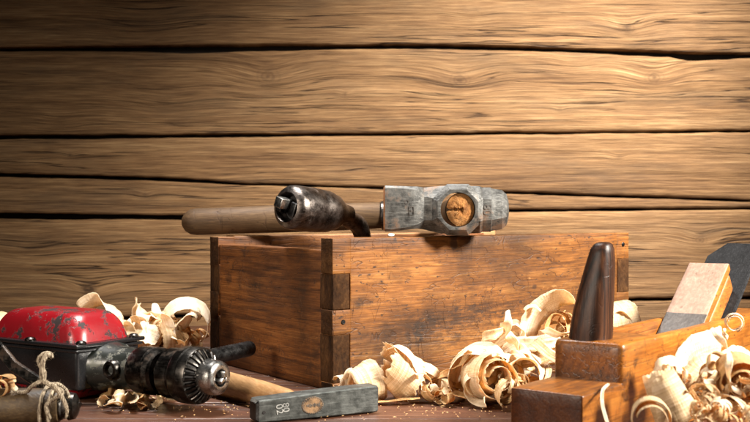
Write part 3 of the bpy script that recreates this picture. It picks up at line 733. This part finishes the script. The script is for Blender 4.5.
# ------------------------------------------------------------------ wooden plane
PO = Vector((.157,.66,0)); PA = math.atan2(.795,.606); PW = .049
pl = thing('wood_plane', 'old varnished wooden plane with dark upright horn handle and steel blade', 'plane', PO, PA)
bb_ = rbox((-.0565,0,0), (.0,PW,.0440), .0016, (12,6,6), .0003, 31, mats={'x0': 1})
rbox((-.004,.0002,0), (.30,PW-.0002,.0438), .0014, (40,5,5), .0003, 32, bm=bb_)
rbox((0,-.0006,.0300), (.060,PW+.0006,.0690), .0042, (10,8,5), .0003, 33, bm=bb_)
rbox((.050,-.0004,.0420), (.235,.0075,.0682), .0022, (30,3,4), .0003, 34, bm=bb_)
rbox((.050,PW-.0075,.0420), (.235,PW+.0004,.0682), .0022, (30,3,4), .0003, 35, bm=bb_)
rbox((.228,-.0004,.0420), (.300,PW+.0004,.0682), .0022, (12,6,4), .0003, 36, bm=bb_)
pbo = obj('body', bb_, [M['plane'], M['plane_end']], pl, gseed=40)
blotch(pbo, [(.005,.044,.012,.004,1.0,0),(.0,.0655,.1,.0016,.5,0),(-.02,.0435,.04,.0014,.6,0),(.02,.056,.004,.003,.9,0),(.10,.03,.05,.012,.5,0),(-.03,.008,.03,.01,.4,0),(.15,.062,.006,.002,.8,0)])
# horn
hs = []
N = 28
for z, cx, cy, rx, ry in ((.0630,.0145,.0295,.0128,.0138),(.0665,.0145,.0295,.0126,.0137),(.075,.0147,.0287,.0126,.0134),(.088,.0152,.0275,.0120,.0124),(.100,.0158,.0258,.0112,.0110),(.112,.0168,.0243,.0100,.0096),(.121,.0176,.0232,.0090,.0084),(.1275,.0180,.0225,.0080,.0072),(.1312,.0184,.0220,.0062,.0054),(.1325,.0186,.0217,.0034,.0030)):
    hs.append([Vector((cx+abs(math.cos(2*math.pi*i/N))**.75*math.copysign(1,math.cos(2*math.pi*i/N))*rx, cy+abs(math.sin(2*math.pi*i/N))**.75*math.copysign(1,math.sin(2*math.pi*i/N))*ry, z)) for i in range(N)])
hz = loft(hs); bmesh.ops.subdivide_edges(hz, edges=[e for e in hz.edges if abs(e.verts[0].co.z-e.verts[1].co.z) > .002], cuts=2, use_grid_fill=True)
obj('horn', hz, M['horn'], pl, gax=2, smooth=60)
# wedge and iron in the throat (slope direction dd in the xz plane)
dd = Vector((.797,0,.604)); nn = Vector((-.604,0,.797)); yy = Vector((0,1,0))
W0 = Vector((.160,0,.0625)); 
def slab(s0, s1, n0, n1, y0, y1, r, n=(8,6,2), mats=None, jit=.0003, seed=1, bm=None):
    b = rbox((s0,y0,n0), (s1,y1,n1), r, n, jit, seed, mats=mats)
    Mx = Matrix((dd, yy, nn)).transposed().to_4x4(); Mx.translation = W0
    bmesh.ops.transform(b, matrix=Mx, verts=b.verts); 
    if bm is None: return b
    me_ = bpy.data.meshes.new('x'); b.to_mesh(me_); b.free(); bm.from_mesh(me_); bpy.data.meshes.remove(me_); return bm
wb = slab(-.035,.0800,-.0072,0,.0078,.0412,.0012, mats={'z1': 1}, n=(24,6,2), seed=51)
for f in wb.faces:
    c = f.calc_center_median()-W0
    if f.material_index == 1 and c.dot(dd) < .0165: f.material_index = 2
wo = obj('wedge', wb, [M['wedge_side'], M['wedge_face'], M['wedge_grey']], pl, gseed=50)
wb2 = slab(-.030,.0765,-.0250,-.0078,.0078,.0410,.0028, n=(24,6,3), seed=52)
obj('wedge_block', wb2, M['wedge_side'], pl, gseed=52)
ib = bmesh.new()
Lb = .138
out2 = [(-.01,.0015),(Lb-.006,.0015),(Lb,.0060),(Lb,.0300),(Lb-.018,.0425),(-.01,.0425)]
bot_ = [ib.verts.new(W0+dd*a+yy*b+nn*(-.0302)) for a, b in out2]; top_ = [ib.verts.new(W0+dd*a+yy*b+nn*(-.0256)) for a, b in out2]
ib.faces.new(top_); ib.faces.new(list(reversed(bot_)))
for i in range(6): ib.faces.new((bot_[i], bot_[(i+1)%6], top_[(i+1)%6], top_[i]))
bmesh.ops.recalc_face_normals(ib, faces=ib.faces); bmesh.ops.bevel(ib, geom=list(ib.edges), offset=.0006, segments=2, affect='EDGES')
obj('blade', ib, M['blade'], pl)

# ------------------------------------------------------------------ shavings
def shaving_bm(R0, R1, turns, width, drift=0, cone=0, seed=0, jag=.12, ripple=.03, taper=.15, twist=0, M_=9, seglen=None, bend=0, fold=0, ridge=.012, rk=34):
    rs = random.Random(seed); b = bmesh.new(); n = max(20, int(turns*56)); rows = []; th = 0; ln = 0; last = None; gr = []
    for i in range(n+1):
        s = i/n; th = turns*2*math.pi*s; r = R0+(R1-R0)*s
        r *= 1+.06*noise.noise(Vector((s*turns*2.2, seed*1.3, 0)))
        w = width
        if taper > 0:
            if s < taper: w *= (.55+.45*(s/taper)**.6)
            if s > 1-taper: w *= (.55+.45*((1-s)/taper)**.6)
        w *= 1+.10*noise.noise(Vector((s*turns*3, seed*2.1, 5)))
        if last is not None: ln += abs(r)*turns*2*math.pi/n
        last = r; row = []
        tw_ = twist*(s-.5)
        for j in range(M_):
            q = j/(M_-1)-.5
            jo = 0
            if j in (0, M_-1):
                jo = jag*w*(noise.noise(Vector((s*turns*16, seed*3.7, j)))*.7+noise.noise(Vector((s*turns*45, seed*3.7, j+9)))*1.0)
            x = drift*(s-.5)+q*w+jo
            rr_ = r+cone*q*2+r*ripple*noise.noise(Vector((s*turns*9, q*1.5, seed)))+.0009*noise.noise(Vector((s*turns*5, q*7, seed+3)))+r*ridge*(abs(math.sin(th*rk/6.28*1.5+q*1.2))-.5)
            y = math.cos(th+tw_*q)*rr_; z = math.sin(th+tw_*q)*rr_
            if bend: y += bend*(x*x)
            row.append(b.verts.new((x, y, z))); gr.append((ln+seed*.37, q*w+seed*.11, seed*.7))
        rows.append(row)
    for i in range(n):
        for j in range(M_-1): b.faces.new((rows[i][j], rows[i+1][j], rows[i+1][j+1], rows[i][j+1]))
    return b, gr
def strip_bm(pts, width, seed=0, side=(0,1,0), jag=.1, cup=.15, taper=.25, twist=0, M_=6, sub=8):
    """free ribbon through control points; side = width direction (rotates by twist along it)"""
    P = [Vector(p) for p in pts]; n = len(P); Q = []
    for i in range(n-1):
        a, b_, c, d_ = P[max(i-1,0)], P[i], P[i+1], P[min(i+2,n-1)]
        for k in range(sub):
            t = k/sub; Q.append(.5*((2*b_)+(-a+c)*t+(2*a-5*b_+4*c-d_)*t*t+(-a+3*b_-3*c+d_)*t**3))
    Q.append(P[-1]); b = bmesh.new(); rows = []; gr = []; ln = 0
    for i, q in enumerate(Q):
        s = i/(len(Q)-1); d = (Q[min(i+1,len(Q)-1)]-Q[max(i-1,0)]).normalized()
        if i: ln += (q-Q[i-1]).length
        sv = Vector(side); sv = (sv-d*sv.dot(d)).normalized(); sv = Matrix.Rotation(twist*s, 3, d) @ sv; nv = d.cross(sv)
        w = width*(1 if not taper else min(1, .55+.45*(s/taper)**.5, .55+.45*((1-s)/taper)**.5)); row = []
        for j in range(M_):
            u = j/(M_-1)-.5; jo = 0
            if j in (0, M_-1): jo = jag*w*(noise.noise(Vector((ln*220, seed*3.7, j)))+.6*noise.noise(Vector((ln*600, seed, j))))
            row.append(b.verts.new(q+sv*(u*w+jo)+nv*(cup*w*(4*u*u-.5)*.5+.0006*noise.noise(Vector((ln*150, u*5, seed)))))); gr.append((ln+seed*.37, u*w+seed*.11, seed*.7))
        rows.append(row)
    for i in range(len(Q)-1):
        for j in range(M_-1): b.faces.new((rows[i][j], rows[i+1][j], rows[i+1][j+1], rows[i][j+1]))
    return b, gr
def add_shaving(bg, mat, label, group=None, rot=None, c=None, rest=None, th=.00022, name='wood_shaving', sc=1.0):
    b, gr = bg
    if rot is not None: bmesh.ops.rotate(b, cent=(0,0,0), matrix=Euler([R(a) for a in rot]).to_matrix(), verts=b.verts)
    if sc != 1: bmesh.ops.scale(b, vec=(sc,sc,sc), verts=b.verts)
    if c is not None: bmesh.ops.translate(b, vec=c, verts=b.verts)
    zmin = min(v.co.z for v in b.verts)
    if rest is not None: bmesh.ops.translate(b, vec=(0,0,rest-zmin), verts=b.verts); zmin = rest
    xs = [v.co.x for v in b.verts]; ys = [v.co.y for v in b.verts]; org = Vector(((min(xs)+max(xs))/2, (min(ys)+max(ys))/2, zmin))
    bmesh.ops.translate(b, vec=-org, verts=b.verts)
    me = bpy.data.meshes.new(name); b.to_mesh(me); b.free()
    a = me.attributes.new('grain', 'FLOAT_VECTOR', 'POINT')
    for i, g_ in enumerate(gr): a.data[i].vector = g_
    me.materials.append(mat)
    for p in me.polygons: p.use_smooth = True
    o = bpy.data.objects.new(name, me); COL.objects.link(o); o.location = org
    s = o.modifiers.new('thick', 'SOLIDIFY'); s.thickness = th; s.offset = 0
    o['label'] = label; o['category'] = 'wood shaving'
    if group: o['group'] = group
    return o
SA_, SB_, SC_ = M['shave_a'], M['shave_b'], M['shave_c']
GC = 'curled shavings heaped between box and plane'; GR_ = 'curled shavings heaped beside the plane'; GL = 'curled shavings behind the drill'; GF = 'flat flakes under the drill'

# centre: tall leaning curl
def S(px, py, D): return at(px, py, D)
add_shaving(shaving_bm(.0155,.0185,1.35,.030,.022,.0025,seed=3,jag=.22,ripple=.09,taper=.12,ridge=.07,rk=11), SA_, 'large ridged cone shaped curl leaning against the box front, right of the small hammer', None, rot=(15,38,22), c=S(401,374,.845))
add_shaving(strip_bm([S(387,350,.84),S(398,347,.838),S(410,356,.836),S(419,372,.836),S(424,388,.836),S(430,391,.83)], .011, 5, side=(.4,.9,.1), cup=.3), SC_, 'pale strip forming the outer right edge of the leaning cone curl', None)
add_shaving(shaving_bm(.0150,.0165,.62,.024,.0,.002,seed=8,jag=.05,taper=.1), SA_, 'smooth petal shaped shaving just behind the right end of the small hammer head', None, rot=(70,-15,25), c=S(364,383,.845))
add_shaving(strip_bm([S(350,392,.85),S(353,380,.85),S(357,372,.852),S(364,370,.855)], .010, 15, side=(.7,.7,0)), SA_, 'small upright pale chip above the middle of the small hammer head', None)
tipc = add_shaving(strip_bm([S(343,392,.86),S(345,382,.86),S(349,374,.862),S(353,372,.865)], .009, 16, side=(.7,.7,0)), SC_, 'small pale chip with a red tip beside the corner of the box', None)
obj('red_tip', lathe([(0,.0005),(.0015,.0014),(.003,.0006)], Vector((0,0,0)), (.4,0,1), 10), M['red_tip'], tipc, origin=Vector(S(350.5,373,.858))-tipc.location)
add_shaving(shaving_bm(.0055,.0060,.9,.010,.002,.001,seed=18,jag=.1), SC_, 'little white rolled chip behind the left part of the small hammer head', None, rot=(10,10,50), c=S(340,382,.862))
add_shaving(strip_bm([S(372,402,.83),S(390,401,.825),S(405,399,.825),S(420,398,.825)], .009, 19, side=(.1,1,0), cup=.1), SB_, 'thin straight sliver lying flat under the leaning cone curl', None, rest=.0005)
# centre: rolled spiral facing the camera
add_shaving(shaving_bm(.0085,.0200,2.3,.030,.004,.0015,seed=21,jag=.10,ripple=.05,taper=.08), SA_, 'big rolled shaving whose open spiral faces the viewer, left of the plane', None, rot=(4,8,104), c=S(493,386,.82), rest=.0006)
add_shaving(shaving_bm(.021,.0235,.55,.034,0,.003,seed=22,jag=.08,taper=.1), SC_, 'broad white sheet arched over the big open roll', None, rot=(-62,0,68), c=S(477,377,.842))
add_shaving(strip_bm([S(455,383,.85),S(458,366,.855),S(466,354,.86),S(478,349,.865),S(488,352,.865)], .022, 23, side=(.5,.85,.1), cup=.25), SC_, 'tall white ribbon bending over at the left of the centre heap', None)
add_shaving(strip_bm([S(476,378,.86),S(480,364,.862),S(487,356,.864),S(496,360,.866),S(500,374,.866)], .012, 24, side=(.8,.5,.1), cup=.2), SA_, 'narrow folded ribbon standing above the big open roll', None)
add_shaving(strip_bm([S(484,366,.875),S(492,352,.88),S(503,342,.885),S(513,339,.89),S(518,347,.89)], .014, 25, side=(.3,.95,.1), cup=.2, twist=.8), SB_, 'grey edged ribbon peaking at the top of the centre heap', None)
add_shaving(strip_bm([S(497,392,.83),S(506,372,.833),S(517,361,.836),S(530,359,.84),S(540,368,.845),S(541,384,.845)], .026, 26, side=(.35,.93,0), cup=.1, jag=.05), SC_, 'broad smooth ribbon arched beside the nose of the plane', None)
add_shaving(strip_bm([S(503,352,.87),S(515,345,.862),S(535,344,.855),S(552,341,.852),S(561,344,.852)], .013, 27, side=(0,.5,.85), cup=.3), SC_, 'long white ribbon lying level behind the nose of the plane', None)
add_shaving(strip_bm([S(506,356,.868),S(520,362,.86),S(540,358,.855),S(556,350,.852),S(562,347,.852)], .012, 28, side=(0,.6,.8), cup=.3, twist=.4), SA_, 'second level ribbon crossing just below the long white one', None)
add_shaving(strip_bm([S(527,340,.88),S(530,325,.878),S(538,311,.876),S(550,302,.874),S(563,299,.874),S(575,306,.874),S(580,318,.874)], .024, 29, side=(.62,.5,-.6), cup=-.15, jag=.05), SC_, 'wide pale ribbon arching up to the left side of the horn', None)
add_shaving(strip_bm([S(541,311,.87),S(535,306,.87),S(529,306,.869),S(524,310,.868)], .0045, 30, side=(0,.7,.7), cup=.2, taper=.5), SA_, 'dark tipped thin sliver sticking out left of the wide arched ribbon', None)
add_shaving(strip_bm([S(545,336,.865),S(549,322,.868),S(556,315,.87),S(566,318,.872),S(568,334,.87)], .014, 31, side=(.4,.9,0), cup=.2), SB_, 'honey coloured ribbon tucked inside the wide arched ribbon', None)
add_shaving(shaving_bm(.020,.022,.52,.030,0,.002,seed=32,jag=.12,taper=.12), SA_, 'pale arched shaving showing right of the horn in front of the box', None, rot=(0,0,20), c=S(612,326,.94))
add_shaving(strip_bm([S(604,330,.93),S(612,316,.93),S(620,311,.93),S(628,316,.93),S(633,327,.93)], .018, 33, side=(.2,.97,0), cup=.2), SC_, 'white ribbon hump right of the horn above the plane rim', None)
add_shaving(strip_bm([S(425,396,.87),S(434,388,.87),S(446,386,.868),S(455,392,.866)], .013, 34, side=(0,1,.2), cup=.25), SA_, 'pale flake curling on the table at the left foot of the centre heap', None, rest=.001)
add_shaving(strip_bm([S(432,402,.83),S(445,399,.83),S(458,401,.828),S(472,405,.825),S(480,410,.82)], .015, 35, side=(0,1,.15), cup=.3, jag=.25), SB_, 'ragged honey strip lying flat in front of the centre heap', None, rest=.0008)
add_shaving(strip_bm([S(440,392,.85),S(452,384,.85),S(462,388,.85),S(470,398,.845)], .012, 36, side=(.2,.9,.3), cup=.3, jag=.2), SA_, 'crumpled pale strip between the flat honey strip and the tall white ribbon', None)

# right heap beside the plane
add_shaving(strip_bm([S(686,374,.70),S(688,360,.70),S(698,352,.702),S(711,347,.706),S(721,345,.712)], .026, 41, side=(.25,.35,-.95), cup=.12, jag=.06, taper=.05), SC_, 'widest white shaving standing up like a folded sheet beside the plane', None)
add_shaving(shaving_bm(.0100,.0125,1.6,.030,.004,.0022,seed=42,jag=.05,ripple=.05,taper=.06), SA_, 'pale rolled tube with ringed side leaning on the plane body', None, rot=(0,66,-20), c=S(667,396,.625))
add_shaving(shaving_bm(.0045,.0150,2.4,.022,.004,.001,seed=43,jag=.05,ripple=.03,taper=.06), SB_, 'amber spiral roll facing the viewer at the right border', None, rot=(0,-6,82), c=S(739,381,.635))
add_shaving(shaving_bm(.0075,.0128,1.9,.014,.005,0,seed=44,jag=.05,ripple=.04,taper=.06), SA_, 'thin ringed curl at the bottom, lowest left of the right heap', None, rot=(8,0,80), c=S(650,418,.59))
def helix(p0, p1, rad_, turns, seed, width):
    p0 = Vector(p0); p1 = Vector(p1); d, s, u = basis(p1-p0); n = int(turns*7); P = []
    for i in range(n+1):
        t = i/n; a = t*turns*2*math.pi; P.append(p0.lerp(p1, t)+s*math.cos(a)*rad_+u*math.sin(a)*rad_)
    return strip_bm(P, width, seed, side=d, cup=.05, taper=.1, sub=4, M_=4)
add_shaving(helix(S(721,347,.715), S(727,330,.715), .0022, 1.5, 45, .0028), SC_, 'thin twisted thread of wood rising beside the white sheet', None)
add_shaving(shaving_bm(.0040,.0068,1.7,.0055,.003,0,seed=46,jag=.1,taper=.1), SC_, 'tiny loop of shaving perched against the plane rim below the blade', None, rot=(0,0,80), c=S(734,322,.72))
add_shaving(strip_bm([S(609,384,.640),S(603,390,.628),S(602,402,.606),S(604,412,.594),S(609,428,.582)], .0019, 47, side=(1,0,.1), cup=.3, jag=.03, taper=.1), SC_, 'thin curved white thread hanging over the low front of the plane', None)
add_shaving(strip_bm([S(722,366,.70),S(729,359,.702),S(738,356,.706),S(748,360,.71),S(756,370,.71)], .014, 48, side=(.2,.6,.75), cup=.3), SC_, 'white ribbon humped above the amber spiral', None)
add_shaving(strip_bm([S(690,380,.66),S(702,368,.665),S(716,366,.67),S(726,376,.67)], .020, 49, side=(.2,.8,.5), cup=.25), SA_, 'pale bent ribbon below the standing white sheet', None)
add_shaving(strip_bm([S(655,378,.655),S(662,366,.657),S(672,362,.66),S(682,368,.662),S(684,380,.66)], .012, 50, side=(.1,.9,.4), cup=.2), SC_, 'small white ribbon bridging the ringed tube and the white sheet', None)
# left heap behind the drill
add_shaving(shaving_bm(.020,.023,.72,.026,0,.002,seed=61,jag=.06,taper=.1), SC_, 'large pale hoop of shaving leaning on the left end of the box', None, rot=(0,-14,102), c=S(186,324,1.0))
add_shaving(strip_bm([S(168,345,.985),S(178,328,.985),S(190,315,.985),S(200,312,.99)], .018, 62, side=(.7,.6,.4), cup=-.4), SC_, 'straight white ribbon slanting up across the pale hoop', None)
add_shaving(strip_bm([S(140,323,1.0),S(150,318,.998),S(163,320,.996),S(172,324,.995)], .017, 63, side=(.1,.8,-.6), cup=.5), SA_, 'rolled pale strip lying level left of the pale hoop', None)
add_shaving(strip_bm([S(109,343,.97),S(118,334,.968),S(130,332,.966),S(145,334,.965),S(158,340,.965)], .026, 64, side=(.1,.8,.6), cup=.3, jag=.2), SC_, 'broad fluffy white shaving right behind the gear housing', None)
add_shaving(strip_bm([S(80,308,1.0),S(90,302,1.0),S(103,301,1.0),S(111,309,.99),S(117,322,.985),S(128,340,.98)], .020, 65, side=(.62,.55,-.5), cup=.2, jag=.06), SC_, 'pale ribbon bending down behind the right end of the red cover', None)
add_shaving(strip_bm([S(141,325,1.01),S(140,315,1.01),S(145,317,1.01),S(152,321,1.01)], .008, 66, side=(.3,.9,0), cup=.2), SA_, 'small pointed tip standing at the top left of the level roll', None)
add_shaving(shaving_bm(.013,.016,.8,.020,0,.002,seed=67,jag=.1), SA_, 'pale curl cut off by the left border of the view behind the drill', None, rot=(0,10,75), c=S(-7,328,.99))
# flakes below the drill
for i, (pp, w, m, lb) in enumerate([
    ([(106,409),(118,405),(130,403),(136,406)], .010, SC_, 'white flat flake nearest the viewer below the drill nose'),
    ([(98,400),(110,396),(124,398),(140,402),(150,406)], .012, SB_, 'long honey flake lying under the drill collar'),
    ([(122,392),(132,388),(140,394),(148,399)], .010, SB_, 'orange bent flake standing under the drill collar'),
    ([(140,400),(152,396),(166,397),(178,402)], .010, SA_, 'pale curved flake under the drill chuck')]):
    P = []
    for k, (x, y) in enumerate(pp): P.append(onz(x, y, .001+.004*(k % 2))+Vector((0,0,.002 if i == 2 else 0)))
    add_shaving(strip_bm(P, w, 80+i, side=(.1,1,.2), cup=.35, jag=.25), m, lb, GF, rest=.0006)
add_shaving(shaving_bm(.0040,.0085,1.4,.010,.002,0,seed=88,jag=.1), SB_, 'small honey curl sitting on the grip of the drill crank', None, rot=(0,0,72), c=S(4,386,.735))
add_shaving(strip_bm([S(22,394,.738),S(14,388,.736),S(10,383,.736),S(16,381,.737)], .008, 89, side=(.2,.9,.2), cup=.3), SA_, 'little bent chip on the crank grip beside the twine', None)

# small filler curls: a few prototypes copied into the heaps
protos = []
for k in range(9):
    rs = random.Random(200+k)
    if k < 5: bg = shaving_bm(rs.uniform(.0032,.0048), rs.uniform(.0050,.0078), rs.uniform(1.8,3.2), rs.uniform(.0028,.0062), rs.uniform(.006,.018), .0004, seed=200+k, jag=.14)
    else: bg = shaving_bm(rs.uniform(.007,.010), rs.uniform(.009,.013), rs.uniform(.45,.8), rs.uniform(.007,.013), rs.uniform(0,.01), .001, seed=200+k, jag=.2, ripple=.08)
    protos.append(bg)
metas = []
for k, bg in enumerate(protos):
    b, gr = bg; me = bpy.data.meshes.new('wood_shaving'); b.to_mesh(me); b.free()
    a = me.attributes.new('grain', 'FLOAT_VECTOR', 'POINT')
    for i, g_ in enumerate(gr): a.data[i].vector = g_
    me.materials.append((SA_, SB_, SC_, SA_, SB_, SA_, SB_, SC_, SA_)[k])
    for p in me.polygons: p.use_smooth = True
    metas.append(me)
def heap(n, region, label, group, seed, kinds=range(9), scale=(.8,1.2)):
    rs = random.Random(seed); kinds = list(kinds)
    for i in range(n):
        p = region(rs, i, n)
        me = metas[rs.choice(kinds)]
        o = bpy.data.objects.new('wood_shaving', me); COL.objects.link(o)
        s = rs.uniform(*scale); o.scale = (s,s,s)
        o.rotation_euler = (rs.uniform(0,6.28), rs.uniform(-.7,.7), rs.uniform(0,6.28))
        rot_ = o.rotation_euler.to_matrix()
        zm = min((rot_ @ v.co).z for v in me.vertices)*s
        o.location = Vector((p.x, p.y, max(p.z, -zm+.0004)))
        md = o.modifiers.new('thick', 'SOLIDIFY'); md.thickness = .0002; md.offset = 0
        o['label'] = label; o['category'] = 'wood shaving'; o['group'] = group
def reg(polys):
    """polys: list of (px0,px1,py0,py1,D0,D1)"""
    def f(rs, i, n):
        a = polys[i % len(polys)]
        return at(rs.uniform(a[0],a[1]), rs.uniform(a[2],a[3]), rs.uniform(a[4],a[5]))
    return f
heap(34, reg([(672,748,396,425,.60,.63),(690,750,404,430,.585,.60),(700,752,384,410,.63,.66),(735,765,362,400,.655,.68)]), 'one of the tight little curls massed below the amber spiral', 'tight little curls massed in the right heap', 300, (0,1,2,3,4), (.5,.85))
heap(12, reg([(668,730,380,402,.655,.69),(725,765,366,385,.69,.73)]), 'small curl between the plane side and the big pale shavings', 'small curls tucked against the plane side', 303)
heap(26, reg([(462,515,362,402,.845,.875),(500,555,350,400,.86,.90),(505,520,385,405,.80,.83)]), 'small curl filling the centre heap behind the big open roll', 'small curls filling the centre heap', 301)
heap(9, reg([(430,470,393,408,.82,.86)]), 'small crumb of shaving at the left foot of the centre heap', 'crumbs at the foot of the centre heap', 304, (0,2,5,6,7), (.5,.9))
heap(44, reg([(112,170,336,352,.97,1.0),(150,200,325,350,.99,1.02),(165,200,332,362,.985,1.0),(120,165,328,345,.99,1.01),(110,150,352,366,.98,1.0)]), 'small pale curl filling the heap behind the drill chuck', 'small curls filling the heap behind the drill', 302, range(9), (.9,1.4))
heap(7, reg([(600,640,322,345,.925,.95)]), 'small curl hidden behind the plane rim near the box', 'small curls behind the plane rim', 305)
heap(5, reg([(545,572,318,345,.87,.89)]), 'small curl under the wide arched ribbon by the horn', 'small curls under the arched ribbon', 306, (1,4,6))
heap(8, reg([(100,160,398,410,.80,.85)]), 'crumb of shaving on the table below the drill', 'crumbs below the drill', 307, (5,6,8), (.3,.55))

# loose thin ribbons tangled through the heaps
def loose(n, c, spread, size, width, seed, label, group, mats, ka=(45,80)):
    rs = random.Random(seed)
    for i in range(n):
        p0 = Vector(c)+Vector([rs.uniform(-1,1)*spread[k] for k in range(3)])
        d = Vector((rs.uniform(-1,1), rs.uniform(-.6,.6), rs.uniform(-.3,.8))).normalized(); ax_ = Vector([rs.uniform(-1,1) for _ in range(3)]).normalized()
        P = [p0]; k_ = rs.uniform(*ka)
        for j in range(rs.randint(5,8)):
            P.append(P[-1]+d*size); d = (Matrix.Rotation(R(k_), 3, ax_) @ d+ax_*.12).normalized()
        zm = min(p.z for p in P); 
        if zm < .004: P = [p+Vector((0,0,.004-zm)) for p in P]
        add_shaving(strip_bm(P, width*rs.uniform(.7,1.3), seed*10+i, side=ax_, cup=.2, jag=.05, taper=.08, M_=7, sub=8), mats[i % len(mats)], label, group)
loose(12, S(500,378,.835), (.028,.02,.015), .008, .0065, 400, 'thin loose ribbon tangled over the heap between box and plane', 'thin ribbons tangled over the centre heap', (SC_, SA_, SB_))
loose(8, S(530,362,.865), (.022,.015,.012), .010, .008, 401, 'thin pale ribbon tangled by the nose of the plane', 'thin ribbons by the plane nose', (SC_, SA_))
loose(10, S(712,395,.635), (.022,.015,.010), .006, .004, 402, 'thin ringlet tangled over the right heap', 'thin ringlets tangled over the right heap', (SC_, SA_, SB_))
loose(15, S(158,343,.975), (.028,.010,.008), .0075, .014, 411, 'thin loose ribbon tangled over the heap behind the drill', 'thin ribbons tangled over the left heap', (SC_, SC_, SA_), (38,58))
loose(3, S(445,394,.85), (.012,.01,.003), .008, .006, 404, 'thin loose ribbon at the left foot of the centre heap', 'thin ribbons at the foot of the centre heap', (SA_, SB_))

sd = bmesh.new(); rs = random.Random(77)
for i in range(480):
    cx_, cy_, sp_ = rs.choice([(-.18,.83,.07),(-.12,.80,.06),(.0,.84,.06),(.04,.83,.05),(.07,.80,.05),(.02,.78,.06),(-.12,.95,.08),(.16,.62,.05)])
    x, y = rs.gauss(cx_, sp_), rs.gauss(cy_, sp_*.45)
    q = (Vector((x,y,0))-BO); lx, ly = q.dot(Vector((math.cos(A),math.sin(A),0))), q.dot(Vector((-math.sin(A),math.cos(A),0)))
    if -.003 < lx < BL and -.003 < ly < BW: continue
    l_, w_ = rs.uniform(.0003,.0013)*(2 if i % 23 == 0 else 1), rs.uniform(.0002,.0006); a = rs.uniform(0,6.28); z = rs.uniform(.0001,.0006)
    u_a = Vector((math.cos(a),math.sin(a),rs.uniform(-.2,.3))); v_a = Vector((-math.sin(a),math.cos(a),rs.uniform(-.3,.3)))
    c = Vector((x,y,z+.0003))
    b0 = [sd.verts.new(c+u_a*l_*p+v_a*w_*q_) for p, q_ in ((-1,-.6),(.2,-1),(1,.1),(-.3,1))]
    t0 = sd.verts.new(c+Vector((0,0,.0004)))
    for k in range(4): sd.faces.new((b0[k], b0[(k+1)%4], t0))
    sd.faces.new(list(reversed(b0)))
sdo = obj('sawdust', sd, M['shave_b']); sdo['kind'] = 'stuff'; sdo['label'] = 'fine sawdust and crumbs strewn on the dark table'; sdo['category'] = 'sawdust'

# ------------------------------------------------------------------ camera
cam = bpy.data.cameras.new('camera'); co = bpy.data.objects.new('camera', cam); COL.objects.link(co)
co.location = (0, 0, H); co.rotation_euler = (R(90), 0, 0); cam.sensor_width = 36; cam.lens = 36*F/750
cam.clip_start = .02; cam.clip_end = 50
cam.dof.use_dof = True; cam.dof.focus_distance = .88; cam.dof.aperture_fstop = 16.0
C.camera = co

# ------------------------------------------------------------------ light
def area(name, loc, target, size, power, col, spread=180, sy=None):
    l = bpy.data.lights.new(name, 'AREA'); l.energy = power; l.color = col; l.size = size; l.spread = R(spread)
    if sy: l.shape = 'RECTANGLE'; l.size_y = sy
    o = bpy.data.objects.new(name, l); COL.objects.link(o); o.location = loc
    o.rotation_euler = (Vector(target)-Vector(loc)).to_track_quat('-Z', 'Y').to_euler(); return o
area('key_lamp', (1.00, .42, .66), (.15, .90, .00), .22, 8.8, (1.0, .94, .84), 58, .22)
def spot(name, loc, target, power, col, ang, size=.08, blend=1.0):
    l = bpy.data.lights.new(name, 'SPOT'); l.energy = power; l.color = col; l.spot_size = R(ang); l.spot_blend = blend; l.shadow_soft_size = size
    o = bpy.data.objects.new(name, l); COL.objects.link(o); o.location = loc
    o.rotation_euler = (Vector(target)-Vector(loc)).to_track_quat('-Z', 'Y').to_euler(); return o
spot('added_wall_spot', (.62, .80, .86), (.20, 1.40, .21), 265, (1.0, .93, .84), 52)  # unseen spot added to brighten the right part of the wall
area('top_lamp', (-.15, .98, .95), (-.10, .92, 0), .22, 3.2, (1.0, .97, .93), 60)
area('fill_lamp', (-.75, .0, .38), (.05, .90, .02), .30, 1.6, (1.0, .88, .74), 60)
w = bpy.data.worlds.new('World'); C.world = w; w.use_nodes = True
w.node_tree.nodes['Background'].inputs[0].default_value = (.9, .85, .8, 1); w.node_tree.nodes['Background'].inputs[1].default_value = .008
C.view_settings.view_transform = 'Standard'; C.view_settings.look = 'None'; C.view_settings.exposure = 0; C.view_settings.gamma = 1
C.render.engine = 'CYCLES'
